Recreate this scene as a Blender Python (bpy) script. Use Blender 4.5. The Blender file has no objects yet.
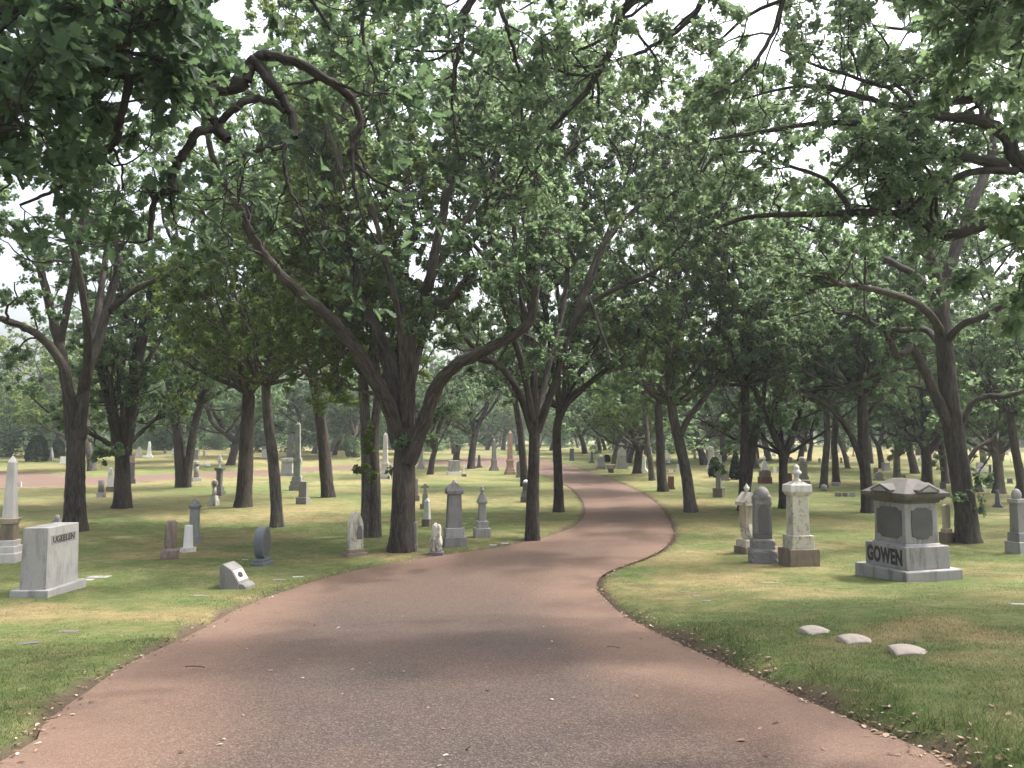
import bpy, bmesh, math, random
import numpy as np
from mathutils import Vector, Matrix, geometry

R = math.radians
SC = bpy.context.scene
COL = SC.collection
rng = np.random.default_rng(7)
random.seed(7)

# ------------------------------------------------------------------ camera
F = 769.0                      # focal length in pixels of a 1024 px wide frame
CAMZ = 1.65
PITCH = math.atan(56.0 / F)    # the horizon sits at row 440
cam_d = bpy.data.cameras.new('camera')
cam = bpy.data.objects.new('camera', cam_d)
COL.objects.link(cam)
cam.location = (0, 0, CAMZ)
cam.rotation_euler = (R(90) + PITCH, 0, 0)
cam_d.sensor_width = 36.0
cam_d.lens = 36.0 * F / 1024.0
cam_d.clip_start = 0.05
cam_d.clip_end = 5000
SC.camera = cam


def ray(px, py):
    """world direction, scaled so that its y (depth) component is 1"""
    u = (px - 512.0) / F
    v = (384.0 - py) / F
    c, s = math.cos(PITCH), math.sin(PITCH)
    y = c - v * s
    z = s + v * c
    return u / y, z / y


def sstep(a, b, x):
    t = np.clip((np.asarray(x, dtype=float) - a) / (b - a), 0, 1)
    return t * t * (3 - 2 * t)


def base_h(x, y):
    """terrain: a shallow dip in front of the camera, then a long gentle rise"""
    x = np.asarray(x, dtype=float)
    y = np.asarray(y, dtype=float)
    z = -0.80 * sstep(1.0, 13.0, y) + 1.05 * sstep(28, 105, y)
    z = z + 0.035 * np.sin(x * 0.45 + 1.3) * np.sin(y * 0.37 + 0.4) * sstep(4, 12, np.hypot(x, y))
    return z


def ground_at(px, py, hf=base_h):
    u, w = ray(px, py)
    lo, hi = 0.5, 0.5
    while hi < 1500:
        hi *= 1.03
        if CAMZ + w * hi - float(hf(u * hi, hi)) < 0:
            break
        lo = hi
    for _ in range(40):
        m = (lo + hi) / 2
        if CAMZ + w * m - float(hf(u * m, m)) < 0:
            hi = m
        else:
            lo = m
    return u * hi, hi


def unproj(px, py, depth):
    u, w = ray(px, py)
    return np.array([u * depth, depth, CAMZ + w * depth])


# ------------------------------------------------------------------ noise
_perm = np.random.default_rng(3).random((256, 256))


def vnoise(x, y):
    x = np.asarray(x, dtype=float); y = np.asarray(y, dtype=float)
    xi = np.floor(x).astype(int); yi = np.floor(y).astype(int)
    fx = x - xi; fy = y - yi
    fx = fx * fx * (3 - 2 * fx); fy = fy * fy * (3 - 2 * fy)
    a = _perm[xi % 256, yi % 256]; b = _perm[(xi + 1) % 256, yi % 256]
    c = _perm[xi % 256, (yi + 1) % 256]; d = _perm[(xi + 1) % 256, (yi + 1) % 256]
    return (a * (1 - fx) + b * fx) * (1 - fy) + (c * (1 - fx) + d * fx) * fy


def fbm(x, y, o=4):
    s = 0; a = 0.5; t = 0
    for k in range(o):
        s = s + a * vnoise(x * 2 ** k + 17.3 * k, y * 2 ** k + 9.1 * k); t += a; a *= 0.5
    return s / t


# ------------------------------------------------------------------ object helpers
def link(o, parent=None):
    COL.objects.link(o)
    if parent is not None:
        o.parent = parent
    return o


def mesh_obj(name, verts, faces, mat, parent=None, smooth=False, loc=None):
    me = bpy.data.meshes.new(name)
    me.from_pydata([tuple(v) for v in verts], [], [tuple(f) for f in faces])
    if mat: me.materials.append(mat)
    if smooth: me.polygons.foreach_set('use_smooth', [True] * len(me.polygons))
    o = bpy.data.objects.new(name, me)
    if loc is not None: o.location = loc
    return link(o, parent)


def np_mesh(name, V, loops, sizes, mat, smooth=False):
    """fast mesh from numpy arrays: V (n,3), loops (flat indices), sizes (per face)"""
    me = bpy.data.meshes.new(name)
    V = np.ascontiguousarray(V, dtype=np.float32)
    loops = np.ascontiguousarray(loops, dtype=np.int32).ravel()
    sizes = np.ascontiguousarray(sizes, dtype=np.int32).ravel()
    me.vertices.add(len(V)); me.vertices.foreach_set('co', V.ravel())
    me.loops.add(len(loops)); me.loops.foreach_set('vertex_index', loops)
    me.polygons.add(len(sizes))
    st = np.zeros(len(sizes), dtype=np.int32); st[1:] = np.cumsum(sizes)[:-1]
    me.polygons.foreach_set('loop_start', st)
    me.polygons.foreach_set('loop_total', sizes)
    if smooth:
        me.polygons.foreach_set('use_smooth', np.ones(len(sizes), dtype=bool))
    if mat: me.materials.append(mat)
    me.update(calc_edges=True)
    return me


def attr(me, name, typ, domain, data):
    a = me.attributes.new(name, typ, domain)
    key = {'FLOAT': 'value', 'FLOAT_VECTOR': 'vector', 'FLOAT_COLOR': 'color'}[typ]
    a.data.foreach_set(key, np.ascontiguousarray(data, dtype=np.float32).ravel())


def tag(o, label=None, cat=None, group=None, kind=None):
    if label: o['label'] = label
    if cat: o['category'] = cat
    if group: o['group'] = group
    if kind: o['kind'] = kind
    return o


def empty(name, loc, rz=0.0):
    o = bpy.data.objects.new(name, None)
    o.location = tuple(float(v) for v in loc)
    o.rotation_euler = (0, 0, rz)
    o.empty_display_size = 0.2
    return link(o)


# ------------------------------------------------------------------ materials
def new_mat(name):
    m = bpy.data.materials.new(name)
    m.use_nodes = True
    nt = m.node_tree
    for n in list(nt.nodes): nt.nodes.remove(n)
    out = nt.nodes.new('ShaderNodeOutputMaterial')
    return m, nt, out


def nd(nt, typ, **kw):
    n = nt.nodes.new(typ)
    for k, v in kw.items():
        if k.startswith('in_'):
            key = k[3:]
            key = int(key) if key.isdigit() else key.replace('_', ' ')
            n.inputs[key].default_value = v
        else:
            setattr(n, k, v)
    return n


def ramp(nt, fac, stops):
    r = nt.nodes.new('ShaderNodeValToRGB')
    els = r.color_ramp.elements
    while len(els) < len(stops): els.new(0.5)
    for e, (p, c) in zip(els, stops):
        e.position = p
        e.color = (c[0], c[1], c[2], 1) if not isinstance(c, (int, float)) else (c, c, c, 1)
    nt.links.new(fac, r.inputs[0])
    return r.outputs[0]


def mixc(nt, fac, a, b, mode='MIX'):
    m = nt.nodes.new('ShaderNodeMix'); m.data_type = 'RGBA'; m.blend_type = mode
    for s, v in ((m.inputs[0], fac), (m.inputs[6], a), (m.inputs[7], b)):
        if hasattr(v, 'is_linked') or hasattr(v, 'links'):
            nt.links.new(v, s)
        elif isinstance(v, (int, float)):
            s.default_value = v
        else:
            s.default_value = (v[0], v[1], v[2], 1)
    return m.outputs[2]


def noise(nt, vec, scale, detail=4, rough=0.55, out='Fac'):
    n = nd(nt, 'ShaderNodeTexNoise', in_Scale=scale, in_Detail=detail, in_Roughness=rough)
    if vec is not None: nt.links.new(vec, n.inputs['Vector'])
    return n.outputs[out]


def mapped(nt, vec, scale):
    m = nd(nt, 'ShaderNodeMapping')
    m.inputs['Scale'].default_value = scale
    nt.links.new(vec, m.inputs['Vector'])
    return m.outputs[0]


def bump(nt, h, strength, dist=0.01):
    b = nd(nt, 'ShaderNodeBump', in_Strength=strength, in_Distance=dist)
    nt.links.new(h, b.inputs['Height'])
    return b.outputs[0]


def principled(nt, out, col, rough=0.8, spec=0.3, normal=None):
    p = nd(nt, 'ShaderNodeBsdfPrincipled')
    if hasattr(col, 'links'): nt.links.new(col, p.inputs['Base Color'])
    else: p.inputs['Base Color'].default_value = (*col, 1)
    p.inputs['Roughness'].default_value = rough
    p.inputs['Specular IOR Level'].default_value = spec
    if normal is not None: nt.links.new(normal, p.inputs['Normal'])
    nt.links.new(p.outputs[0], out.inputs[0])
    return p


def make_stone(name, col, var=0.25, speck=0.35, stain=0.0, lichen=0.0, rough=0.75, scale=1.0):
    """granite / marble: fine crystal speckle, soft clouding, dark weather stains"""
    m, nt, out = new_mat(name)
    tc = nd(nt, 'ShaderNodeTexCoord').outputs['Object']
    oi = nd(nt, 'ShaderNodeObjectInfo').outputs['Random']
    add = nd(nt, 'ShaderNodeVectorMath', operation='ADD')
    nt.links.new(tc, add.inputs[0])
    sc_ = nd(nt, 'ShaderNodeMath', operation='MULTIPLY', in_1=37.0); nt.links.new(oi, sc_.inputs[0])
    nt.links.new(sc_.outputs[0], add.inputs[1])
    v = add.outputs[0]
    c = np.array(col)
    n1 = noise(nt, v, 3.0 * scale, 5)
    base = ramp(nt, n1, [(0.25, c * (1 - var)), (0.5, c), (0.8, np.minimum(c * (1 + var), 0.85))])
    sp = noise(nt, v, 150 * scale, 3, 0.7)
    base = mixc(nt, speck, base, ramp(nt, sp, [(0.35, c * 0.35), (0.5, c), (0.66, np.minimum(c * 1.7, 0.8))]))
    if stain > 0:
        sv = mapped(nt, v, (5, 5, 1.1))
        s = noise(nt, sv, 1.3, 6, 0.62)
        base = mixc(nt, ramp(nt, s, [(0.5, 0.0), (0.66, stain)]), base, (0.06, 0.055, 0.045))
    if lichen > 0:
        l = noise(nt, v, 9, 5, 0.7)
        base = mixc(nt, ramp(nt, l, [(0.55, 0.0), (0.63, lichen)]), base, (0.16, 0.15, 0.09))
    nb = bump(nt, sp, 0.25, 0.004)
    principled(nt, out, base, rough, 0.35, nb)
    return m


M = {}
M['granite'] = make_stone('light_grey_granite', (0.33, 0.325, 0.32), 0.18, 0.45, 0.45)
M['granite_dark'] = make_stone('dark_grey_granite', (0.118, 0.116, 0.120), 0.2, 0.4, 0.15, rough=0.5)
M['granite_blue'] = make_stone('blue_grey_granite', (0.125, 0.140, 0.162), 0.18, 0.35, 0.1, rough=0.4)
M['granite_mid'] = make_stone('mid_grey_granite', (0.21, 0.204, 0.200), 0.2, 0.4, 0.35)
M['marble'] = make_stone('white_marble', (0.60, 0.59, 0.56), 0.15, 0.12, 0.35, 0.2)
M['marble_old'] = make_stone('weathered_marble', (0.50, 0.47, 0.40), 0.25, 0.15, 0.75, 0.7)
M['pale'] = make_stone('pale_obelisk_stone', (0.50, 0.47, 0.46), 0.12, 0.25, 0.2)
M['white'] = make_stone('clean_white_stone', (0.74, 0.74, 0.73), 0.08, 0.05, 0.08)
M['rough_base'] = make_stone('brown_weathered_base', (0.20, 0.165, 0.13), 0.3, 0.4, 0.5, 0.3, 0.9)
M['tan'] = make_stone('tan_limestone', (0.42, 0.36, 0.28), 0.2, 0.25, 0.45, 0.2)
M['dull_tan'] = make_stone('dull_footstone', (0.36, 0.31, 0.265), 0.25, 0.3, 0.5, 0.3)
M['red'] = make_stone('red_brown_granite', (0.16, 0.062, 0.048), 0.25, 0.35, 0.2, rough=0.5)
M['rust'] = make_stone('rustic_pinkish_stone', (0.215, 0.165, 0.148), 0.4, 0.4, 0.55, 0.2, 0.9)
M['pink'] = make_stone('pink_granite', (0.40, 0.27, 0.23), 0.15, 0.35, 0.2)
M['green_grey'] = make_stone('greenish_grey_stone', (0.225, 0.245, 0.225), 0.2, 0.3, 0.4)
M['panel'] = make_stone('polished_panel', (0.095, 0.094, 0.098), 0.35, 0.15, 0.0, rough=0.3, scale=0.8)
M['letter'] = make_stone('dark_lettering', (0.045, 0.04, 0.038), 0.2, 0.2, 0.0)
M['gowen'] = make_stone('gowen_granite', (0.27, 0.262, 0.26), 0.2, 0.4, 0.55)
M['gowen_top'] = make_stone('gowen_roof_stone', (0.115, 0.108, 0.103), 0.35, 0.4, 0.6, 0.3, 0.9)

# bark: vertical ridges in the branch's own coordinates (stored on the mesh)
def make_bark(name, c0, c1):
    m, nt, out = new_mat(name)
    a = nd(nt, 'ShaderNodeAttribute', attribute_name='barkco').outputs['Vector']
    ridg = noise(nt, mapped(nt, a, (22, 22, 3.2)), 1.0, 5, 0.65)
    fine = noise(nt, mapped(nt, a, (60, 60, 18)), 1.0, 3, 0.6)
    big = noise(nt, a, 1.1, 3)
    h = mixc(nt, 0.25, ridg, fine)
    col = ramp(nt, h, [(0.33, np.array(c0) * 0.35), (0.47, c0), (0.64, c1)])
    col = mixc(nt, ramp(nt, big, [(0.45, 0.0), (0.7, 0.35)]), col, np.array(c1) * 1.15)
    principled(nt, out, col, 0.95, 0.15, bump(nt, h, 0.9, 0.03))
    return m
M['bark'] = make_bark('oak_bark', (0.042, 0.036, 0.032), (0.098, 0.086, 0.077))
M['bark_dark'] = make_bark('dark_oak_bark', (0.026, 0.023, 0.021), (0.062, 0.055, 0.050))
M['bark_pale'] = make_bark('pale_bark', (0.078, 0.069, 0.062), (0.165, 0.148, 0.134))


def make_leaf(name, stops, trans, tfac=0.42):
    m, nt, out = new_mat(name)
    a = nd(nt, 'ShaderNodeAttribute', attribute_name='leafcol').outputs['Fac']
    oi = nd(nt, 'ShaderNodeObjectInfo').outputs['Random']
    col = ramp(nt, a, stops)
    hsv = nd(nt, 'ShaderNodeHueSaturation')
    mr = nd(nt, 'ShaderNodeMapRange'); mr.inputs[3].default_value = 0.82; mr.inputs[4].default_value = 1.18
    nt.links.new(oi, mr.inputs[0]); nt.links.new(mr.outputs[0], hsv.inputs['Value'])
    nt.links.new(col, hsv.inputs['Color'])
    p = nd(nt, 'ShaderNodeBsdfPrincipled')
    p.inputs['Roughness'].default_value = 0.58
    p.inputs['Specular IOR Level'].default_value = 0.22
    nt.links.new(hsv.outputs[0], p.inputs['Base Color'])
    t = nd(nt, 'ShaderNodeBsdfTranslucent')
    tc = mixc(nt, 0.5, hsv.outputs[0], trans)
    nt.links.new(tc, t.inputs[0])
    mx = nd(nt, 'ShaderNodeMixShader', in_0=tfac)
    nt.links.new(p.outputs[0], mx.inputs[1]); nt.links.new(t.outputs[0], mx.inputs[2])
    nt.links.new(mx.outputs[0], out.inputs[0])
    return m
LS = [(0.0, (0.046, 0.094, 0.058)), (0.45, (0.072, 0.128, 0.078)), (0.8, (0.102, 0.158, 0.082)), (1.0, (0.140, 0.175, 0.066))]
M['leaf'] = make_leaf('oak_leaves', LS, (0.36, 0.50, 0.24), 0.60)
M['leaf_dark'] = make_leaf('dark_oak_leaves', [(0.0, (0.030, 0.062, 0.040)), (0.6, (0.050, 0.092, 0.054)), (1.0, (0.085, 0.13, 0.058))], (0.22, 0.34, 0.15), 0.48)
M['leaf_yellow'] = make_leaf('yellowing_oak_leaves', [(0.0, (0.050, 0.095, 0.042)), (0.5, (0.082, 0.138, 0.052)), (1.0, (0.155, 0.195, 0.058))], (0.38, 0.50, 0.15), 0.55)
M['needle'] = make_leaf('evergreen_sprays', [(0.0, (0.012, 0.035, 0.016)), (0.6, (0.026, 0.062, 0.026)), (1.0, (0.05, 0.09, 0.03))], (0.05, 0.1, 0.03), 0.15)
# ------------------------------------------------------------------ roads (outlines in ground metres)
def cat_rom(P, n=12, closed=False):
    P = np.asarray(P, dtype=float); out = []
    N = len(P)
    for i in range(N - 1):
        p0 = P[max(i - 1, 0)]; p1 = P[i]; p2 = P[i + 1]; p3 = P[min(i + 2, N - 1)]
        t = np.linspace(0, 1, n, endpoint=False)[:, None]
        out.append(0.5 * ((2 * p1) + (-p0 + p2) * t + (2 * p0 - 5 * p1 + 4 * p2 - p3) * t ** 2 + (-p0 + 3 * p1 - 3 * p2 + p3) * t ** 3))
    out.append(P[-1:])
    return np.concatenate(out)


left_px = [(0, 762), (40, 727), (85, 693), (131, 663), (190, 635), (245, 606), (300, 586), (345, 573), (400, 562), (450, 554),
           (500, 547), (545, 537), (570, 528), (582, 519), (585, 509), (580, 497), (568, 486), (548, 477), (520, 470), (490, 466.5),
           (455, 466), (423, 466), (360, 469), (280, 474), (250, 476), (175, 480), (100, 484.5), (60, 486.5), (0, 488.5), (-120, 496), (-400, 508)]
right_px = [(958, 768), (945, 759), (850, 719), (764, 682), (696, 651), (630, 619), (606, 600), (597, 588), (601, 577), (614, 569),
            (640, 560), (660, 551), (671, 541), (673, 532), (668, 519), (656, 503), (638, 491), (618, 482), (600, 475), (578, 468),
            (550, 461), (520, 457), (485, 456.5), (455, 458.5), (423, 461), (360, 464.5), (280, 469), (250, 470.5), (175, 474), (100, 476.5), (60, 474.5), (0, 472), (-120, 470), (-400, 468)]
LW = [ground_at(*p) for p in left_px]
RW = [ground_at(*p) for p in right_px]
LW = [(-2.75, -40), (-2.75, -6), (-2.7, 0)] + LW
RW = [(2.6, -40), (2.6, -6), (2.55, 0)] + RW
LC = cat_rom(LW, 5); RC = cat_rom(RW, 5)
ROAD = np.concatenate([LC, RC[::-1]])


def seg_dist(P, poly):
    """unsigned distance of points to a polyline"""
    d = np.full(len(P), 1e9)
    for a, b in zip(poly[:-1], poly[1:]):
        ab = b - a; l2 = ab @ ab
        if l2 < 1e-12: continue
        t = np.clip(((P - a) @ ab) / l2, 0, 1)
        q = P - a - t[:, None] * ab
        d = np.minimum(d, np.hypot(q[:, 0], q[:, 1]))
    return d


def inside(P, poly):
    x, y = P[:, 0], P[:, 1]
    c = np.zeros(len(P), bool)
    Q = np.roll(poly, 1, axis=0)
    for (x1, y1), (x2, y2) in zip(poly, Q):
        if y1 == y2: continue
        k = ((y1 > y) != (y2 > y)) & (x < (x2 - x1) * (y - y1) / (y2 - y1) + x1)
        c ^= k
    return c


def road_sd(x, y):
    """distance to the road edge, positive on the lawn"""
    P = np.stack([np.ravel(x), np.ravel(y)], 1)
    d = np.minimum(seg_dist(P, LC), seg_dist(P, RC))
    return np.where(inside(P, ROAD), -d, d).reshape(np.shape(x))


def lawn_h(x, y):
    x = np.asarray(x, dtype=float); y = np.asarray(y, dtype=float)
    sd = road_sd(np.atleast_1d(x), np.atleast_1d(y)).reshape(x.shape)
    side = sstep(0.0, 2.0, x) * sstep(16, 9, y) * sstep(1.5, 3.0, y)
    bank = 0.03 + 0.10 * side * sstep(0.03, 0.35, sd) + 0.16 * side * sstep(0.3, 2.6, sd)
    k = sstep(-0.02, 0.16, sd)
    bank = bank + (fbm(x * 1.3, y * 1.3, 3) - 0.5) * 0.05 * sstep(0.1, 0.8, sd)
    return base_h(x, y) + k * bank - (1 - k) * 0.05


# patches of dry grass, partly sunlight painted in as straw colour: (px, py, half width px, half height px, strength)
DRY_SUN = [(100, 617, 150, 9, 1.0), (20, 610, 60, 10, .9), (215, 612, 60, 8, .7), (715, 583, 75, 14, .85), (790, 570, 60, 7, .6), (640, 600, 30, 20, .5),
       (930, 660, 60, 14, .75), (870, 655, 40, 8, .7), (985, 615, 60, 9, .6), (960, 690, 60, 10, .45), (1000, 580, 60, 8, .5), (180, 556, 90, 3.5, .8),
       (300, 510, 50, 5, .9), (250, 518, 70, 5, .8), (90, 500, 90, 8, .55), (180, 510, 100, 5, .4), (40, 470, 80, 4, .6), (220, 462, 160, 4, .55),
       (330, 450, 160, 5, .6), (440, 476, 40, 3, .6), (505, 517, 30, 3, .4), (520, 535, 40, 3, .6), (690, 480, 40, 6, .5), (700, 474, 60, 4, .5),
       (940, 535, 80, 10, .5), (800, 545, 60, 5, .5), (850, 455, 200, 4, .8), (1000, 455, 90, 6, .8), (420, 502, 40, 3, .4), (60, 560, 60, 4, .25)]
DRY_SUNW = []
for (px, py, hw, hh, s) in DRY_SUN:
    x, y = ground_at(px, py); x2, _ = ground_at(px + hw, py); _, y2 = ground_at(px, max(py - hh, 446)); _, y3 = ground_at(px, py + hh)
    DRY_SUNW.append((x, y, abs(x2 - x), max((y2 - y3) * 0.5, 0.15), s))


def dry_sun(x, y):
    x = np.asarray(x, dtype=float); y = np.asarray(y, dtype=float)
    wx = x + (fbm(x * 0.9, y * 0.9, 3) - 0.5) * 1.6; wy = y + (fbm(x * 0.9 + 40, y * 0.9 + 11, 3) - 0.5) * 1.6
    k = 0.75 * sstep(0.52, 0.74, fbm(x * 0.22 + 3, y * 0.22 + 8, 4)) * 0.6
    for (cx, cy, rx, ry, s) in DRY_SUNW:
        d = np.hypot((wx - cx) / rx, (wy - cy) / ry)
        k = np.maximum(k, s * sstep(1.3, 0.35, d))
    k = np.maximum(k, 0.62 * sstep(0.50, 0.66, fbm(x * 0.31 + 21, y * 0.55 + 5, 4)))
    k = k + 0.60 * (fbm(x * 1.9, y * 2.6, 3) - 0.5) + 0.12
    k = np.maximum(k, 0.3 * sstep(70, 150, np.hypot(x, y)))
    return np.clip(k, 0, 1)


# ground material: soil and thatch under the blades, colour carried by the lawn's dry and painted sunlit patches
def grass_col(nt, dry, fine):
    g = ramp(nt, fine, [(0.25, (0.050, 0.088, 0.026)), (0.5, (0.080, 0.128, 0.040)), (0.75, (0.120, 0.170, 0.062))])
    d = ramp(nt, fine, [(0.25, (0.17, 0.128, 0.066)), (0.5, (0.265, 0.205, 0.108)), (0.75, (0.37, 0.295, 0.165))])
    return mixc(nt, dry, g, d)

m, nt, out = new_mat('lawn_turf'); M['lawn'] = m
pos = nd(nt, 'ShaderNodeNewGeometry').outputs['Position']
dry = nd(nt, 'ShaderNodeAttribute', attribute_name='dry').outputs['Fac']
edge = nd(nt, 'ShaderNodeAttribute', attribute_name='edge').outputs['Fac']
f1 = noise(nt, pos, 26, 6, 0.75); f2 = noise(nt, pos, 3.1, 5, 0.65)
f3 = noise(nt, pos, 9.0, 5, 0.7)
fine = mixc(nt, 0.4, mixc(nt, 0.5, f1, f3), f2)
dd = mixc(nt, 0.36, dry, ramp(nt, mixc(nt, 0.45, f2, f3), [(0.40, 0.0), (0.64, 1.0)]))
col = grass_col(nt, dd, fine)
worn = noise(nt, pos, 1.7, 5, 0.7)
col = mixc(nt, ramp(nt, worn, [(0.57, 0.0), (0.70, 0.6)]), col, (0.12, 0.088, 0.058))
col = mixc(nt, edge, col, mixc(nt, f1, (0.055, 0.040, 0.030), (0.15, 0.115, 0.085)))
principled(nt, out, col, 0.95, 0.1, bump(nt, f1, 0.9, 0.04))

m, nt, out = new_mat('red_chip_asphalt'); M['road'] = m
pos = nd(nt, 'ShaderNodeNewGeometry').outputs['Position']
ed = nd(nt, 'ShaderNodeAttribute', attribute_name='edge').outputs['Fac']
tar = nd(nt, 'ShaderNodeAttribute', attribute_name='tar').outputs['Fac']
chip = nd(nt, 'ShaderNodeTexVoronoi', in_Scale=95.0); nt.links.new(pos, chip.inputs['Vector'])
chipc = nd(nt, 'ShaderNodeSeparateColor'); nt.links.new(chip.outputs['Color'], chipc.inputs[0])
cl = noise(nt, pos, 0.8, 6, 0.6); c2 = noise(nt, pos, 7, 5, 0.7); gr = noise(nt, pos, 190, 2, 0.7)
b = ramp(nt, chipc.outputs[0], [(0.0, (0.062, 0.040, 0.030)), (0.35, (0.108, 0.071, 0.054)), (0.75, (0.147, 0.097, 0.074)), (1.0, (0.21, 0.165, 0.14))])
b = mixc(nt, 0.45, b, ramp(nt, cl, [(0.3, (0.078, 0.051, 0.039)), (0.7, (0.154, 0.101, 0.076))]))
tarc = ramp(nt, chipc.outputs[0], [(0.0, (0.030, 0.026, 0.025)), (0.6, (0.060, 0.047, 0.042)), (0.9, (0.082, 0.066, 0.059)), (1.0, (0.13, 0.105, 0.095))])
tm = nd(nt, 'ShaderNodeMath', operation='ADD', use_clamp=True)
cc = nd(nt, 'ShaderNodeMapRange'); cc.inputs[1].default_value = 0.3; cc.inputs[2].default_value = 0.7; cc.inputs[3].default_value = -0.3; cc.inputs[4].default_value = 0.2
nt.links.new(cl, cc.inputs[0]); nt.links.new(tar, tm.inputs[0])
tmm = nd(nt, 'ShaderNodeMath', operation='MULTIPLY'); nt.links.new(cc.outputs[0], tmm.inputs[0]); nt.links.new(tar, tmm.inputs[1]); nt.links.new(tmm.outputs[0], tm.inputs[1])
b = mixc(nt, tm.outputs[0], b, tarc)
dust = mixc(nt, ed, (0, 0, 0), ramp(nt, c2, [(0.3, 0.35), (0.7, 1.0)]))
b = mixc(nt, dust, b, ramp(nt, gr, [(0.3, (0.115, 0.074, 0.056)), (0.7, (0.225, 0.152, 0.118))]))
hh = mixc(nt, 0.5, chip.outputs['Distance'], gr)
principled(nt, out, b, 0.92, 0.2, bump(nt, hh, 0.55, 0.012))

# --- ground sheet: polar grid round the camera, fine ahead, out to the horizon
ang = np.concatenate([np.arange(-180, -46, 3.0), np.arange(-46, 46, 0.25), np.arange(46, 180, 3.0)])
ang = np.deg2rad(ang)
rad = 0.4 * np.exp(np.arange(0, 560) * 0.0149)
A, RR = np.meshgrid(ang, rad)
X = RR * np.sin(A); Y = RR * np.cos(A)
sdg = road_sd(X, Y)
Z = lawn_h(X, Y)
nr, na = X.shape
V = np.stack([X.ravel(), Y.ravel(), Z.ravel()], 1)
V = np.concatenate([V, [[0, 0, float(base_h(0, 0)) - 0.05]]])
i = np.arange(nr - 1)[:, None] * na + np.arange(na)[None, :]
j = np.arange(nr - 1)[:, None] * na + (np.arange(na)[None, :] + 1) % na
Q = np.stack([i, i + na, j + na, j], -1).reshape(-1, 4)[:, ::-1]
T = np.stack([np.full(na, nr * na), np.arange(na), (np.arange(na) + 1) % na], 1)
me = np_mesh('ground', V, np.concatenate([Q.ravel(), T[:, ::-1].ravel()]), np.concatenate([np.full(len(Q), 4), np.full(len(T), 3)]), M['lawn'], True)
attr(me, 'dry', 'FLOAT', 'POINT', np.append(dry_sun(X, Y).ravel(), 0))  # dry grass together with painted patches of sun
edge_w = 0.07 + 0.16 * fbm(X * 1.6, Y * 1.6, 3) + 0.4 * np.maximum(0, fbm(X * 1.7 + 5, Y * 1.7, 3) - .45)
attr(me, 'edge', 'FLOAT', 'POINT', np.append(sstep(edge_w, edge_w * 0.3, sdg).ravel(), 0))
tag(link(bpy.data.objects.new('ground', me)), kind='structure')

# --- road sheet
def resample(P, step):
    s = np.concatenate([[0], np.cumsum(np.hypot(*np.diff(P, axis=0).T))])
    n = max(int(s[-1] / step), 2)
    t = np.linspace(0, s[-1], n)
    return np.stack([np.interp(t, s, P[:, 0]), np.interp(t, s, P[:, 1])], 1)
Lr = resample(LC, 0.35); Rr = resample(RC, 0.35)
wob = lambda P: P + 0.05 * np.stack([fbm(P[:, 0] * 2.1, P[:, 1] * 2.1, 3) - 0.5, fbm(P[:, 0] * 2.1 + 9, P[:, 1] * 2.1 + 4, 3) - 0.5], 1)
Lr = wob(Lr); Rr = wob(Rr)
bound = np.concatenate([Lr, Rr[::-1]])
gx, gy = np.meshgrid(np.arange(-60, 30, 0.5), np.arange(-39.5, 75, 0.5))
inner = np.stack([gx.ravel(), gy.ravel()], 1)
inner = inner + rng.uniform(-0.1, 0.1, inner.shape)
isd = road_sd(inner[:, 0], inner[:, 1])
inner = inner[isd < -0.25]
# a second ring close to the edge so the edge dust has vertices to live on
pts = [Vector(p) for p in np.concatenate([bound, inner])]
nb_ = len(bound)
vv, ee, ff, *_ = geometry.delaunay_2d_cdt(pts, [], [list(range(nb_))], 1, 1e-4)
RV = np.array([(p.x, p.y) for p in vv])
rz = base_h(RV[:, 0], RV[:, 1]) + 0.0
rsd = -np.minimum(seg_dist(RV, LC), seg_dist(RV, RC))
camber = 0.03 * sstep(0, 1.8, -rsd)
ff = [f for f in ff]
loops = np.array([k for f in ff for k in f]); sizes = np.array([len(f) for f in ff])
me = np_mesh('road', np.column_stack([RV, rz + camber]), loops, sizes, M['road'], True)
attr(me, 'edge', 'FLOAT', 'POINT', np.clip(sstep(-1.0, -0.05, rsd) * 0.9 + 0.55 * sstep(11, 30, np.hypot(RV[:, 0], RV[:, 1])), 0, 1))
tarm = sstep(-0.7, -1.5, rsd + 0.5 * (fbm(RV[:, 0] * .8, RV[:, 1] * .5, 3) - .5)) * (0.35 + 0.65 * sstep(16, 8, RV[:, 1])) * (0.6 + 0.4 * fbm(RV[:, 0] * 0.7, RV[:, 1] * 0.5, 3))
attr(me, 'tar', 'FLOAT', 'POINT', np.clip(tarm * 1.1, 0, 1))
if me.polygons[0].normal.z < 0:
    me.flip_normals()
tag(link(bpy.data.objects.new('road', me)), kind='structure')

# ------------------------------------------------------------------ grass blades
m, nt, out = new_mat('grass_blades'); M['blades'] = m
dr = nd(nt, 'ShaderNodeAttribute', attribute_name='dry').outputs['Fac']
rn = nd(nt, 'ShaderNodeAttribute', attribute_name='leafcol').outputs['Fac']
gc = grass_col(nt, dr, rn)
p = nd(nt, 'ShaderNodeBsdfPrincipled'); p.inputs['Roughness'].default_value = 0.6; p.inputs['Specular IOR Level'].default_value = 0.25
nt.links.new(gc, p.inputs['Base Color'])
t = nd(nt, 'ShaderNodeBsdfTranslucent'); nt.links.new(gc, t.inputs[0])
mx = nd(nt, 'ShaderNodeMixShader', in_0=0.45)
nt.links.new(p.outputs[0], mx.inputs[1]); nt.links.new(t.outputs[0], mx.inputs[2]); nt.links.new(mx.outputs[0], out.inputs[0])


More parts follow.
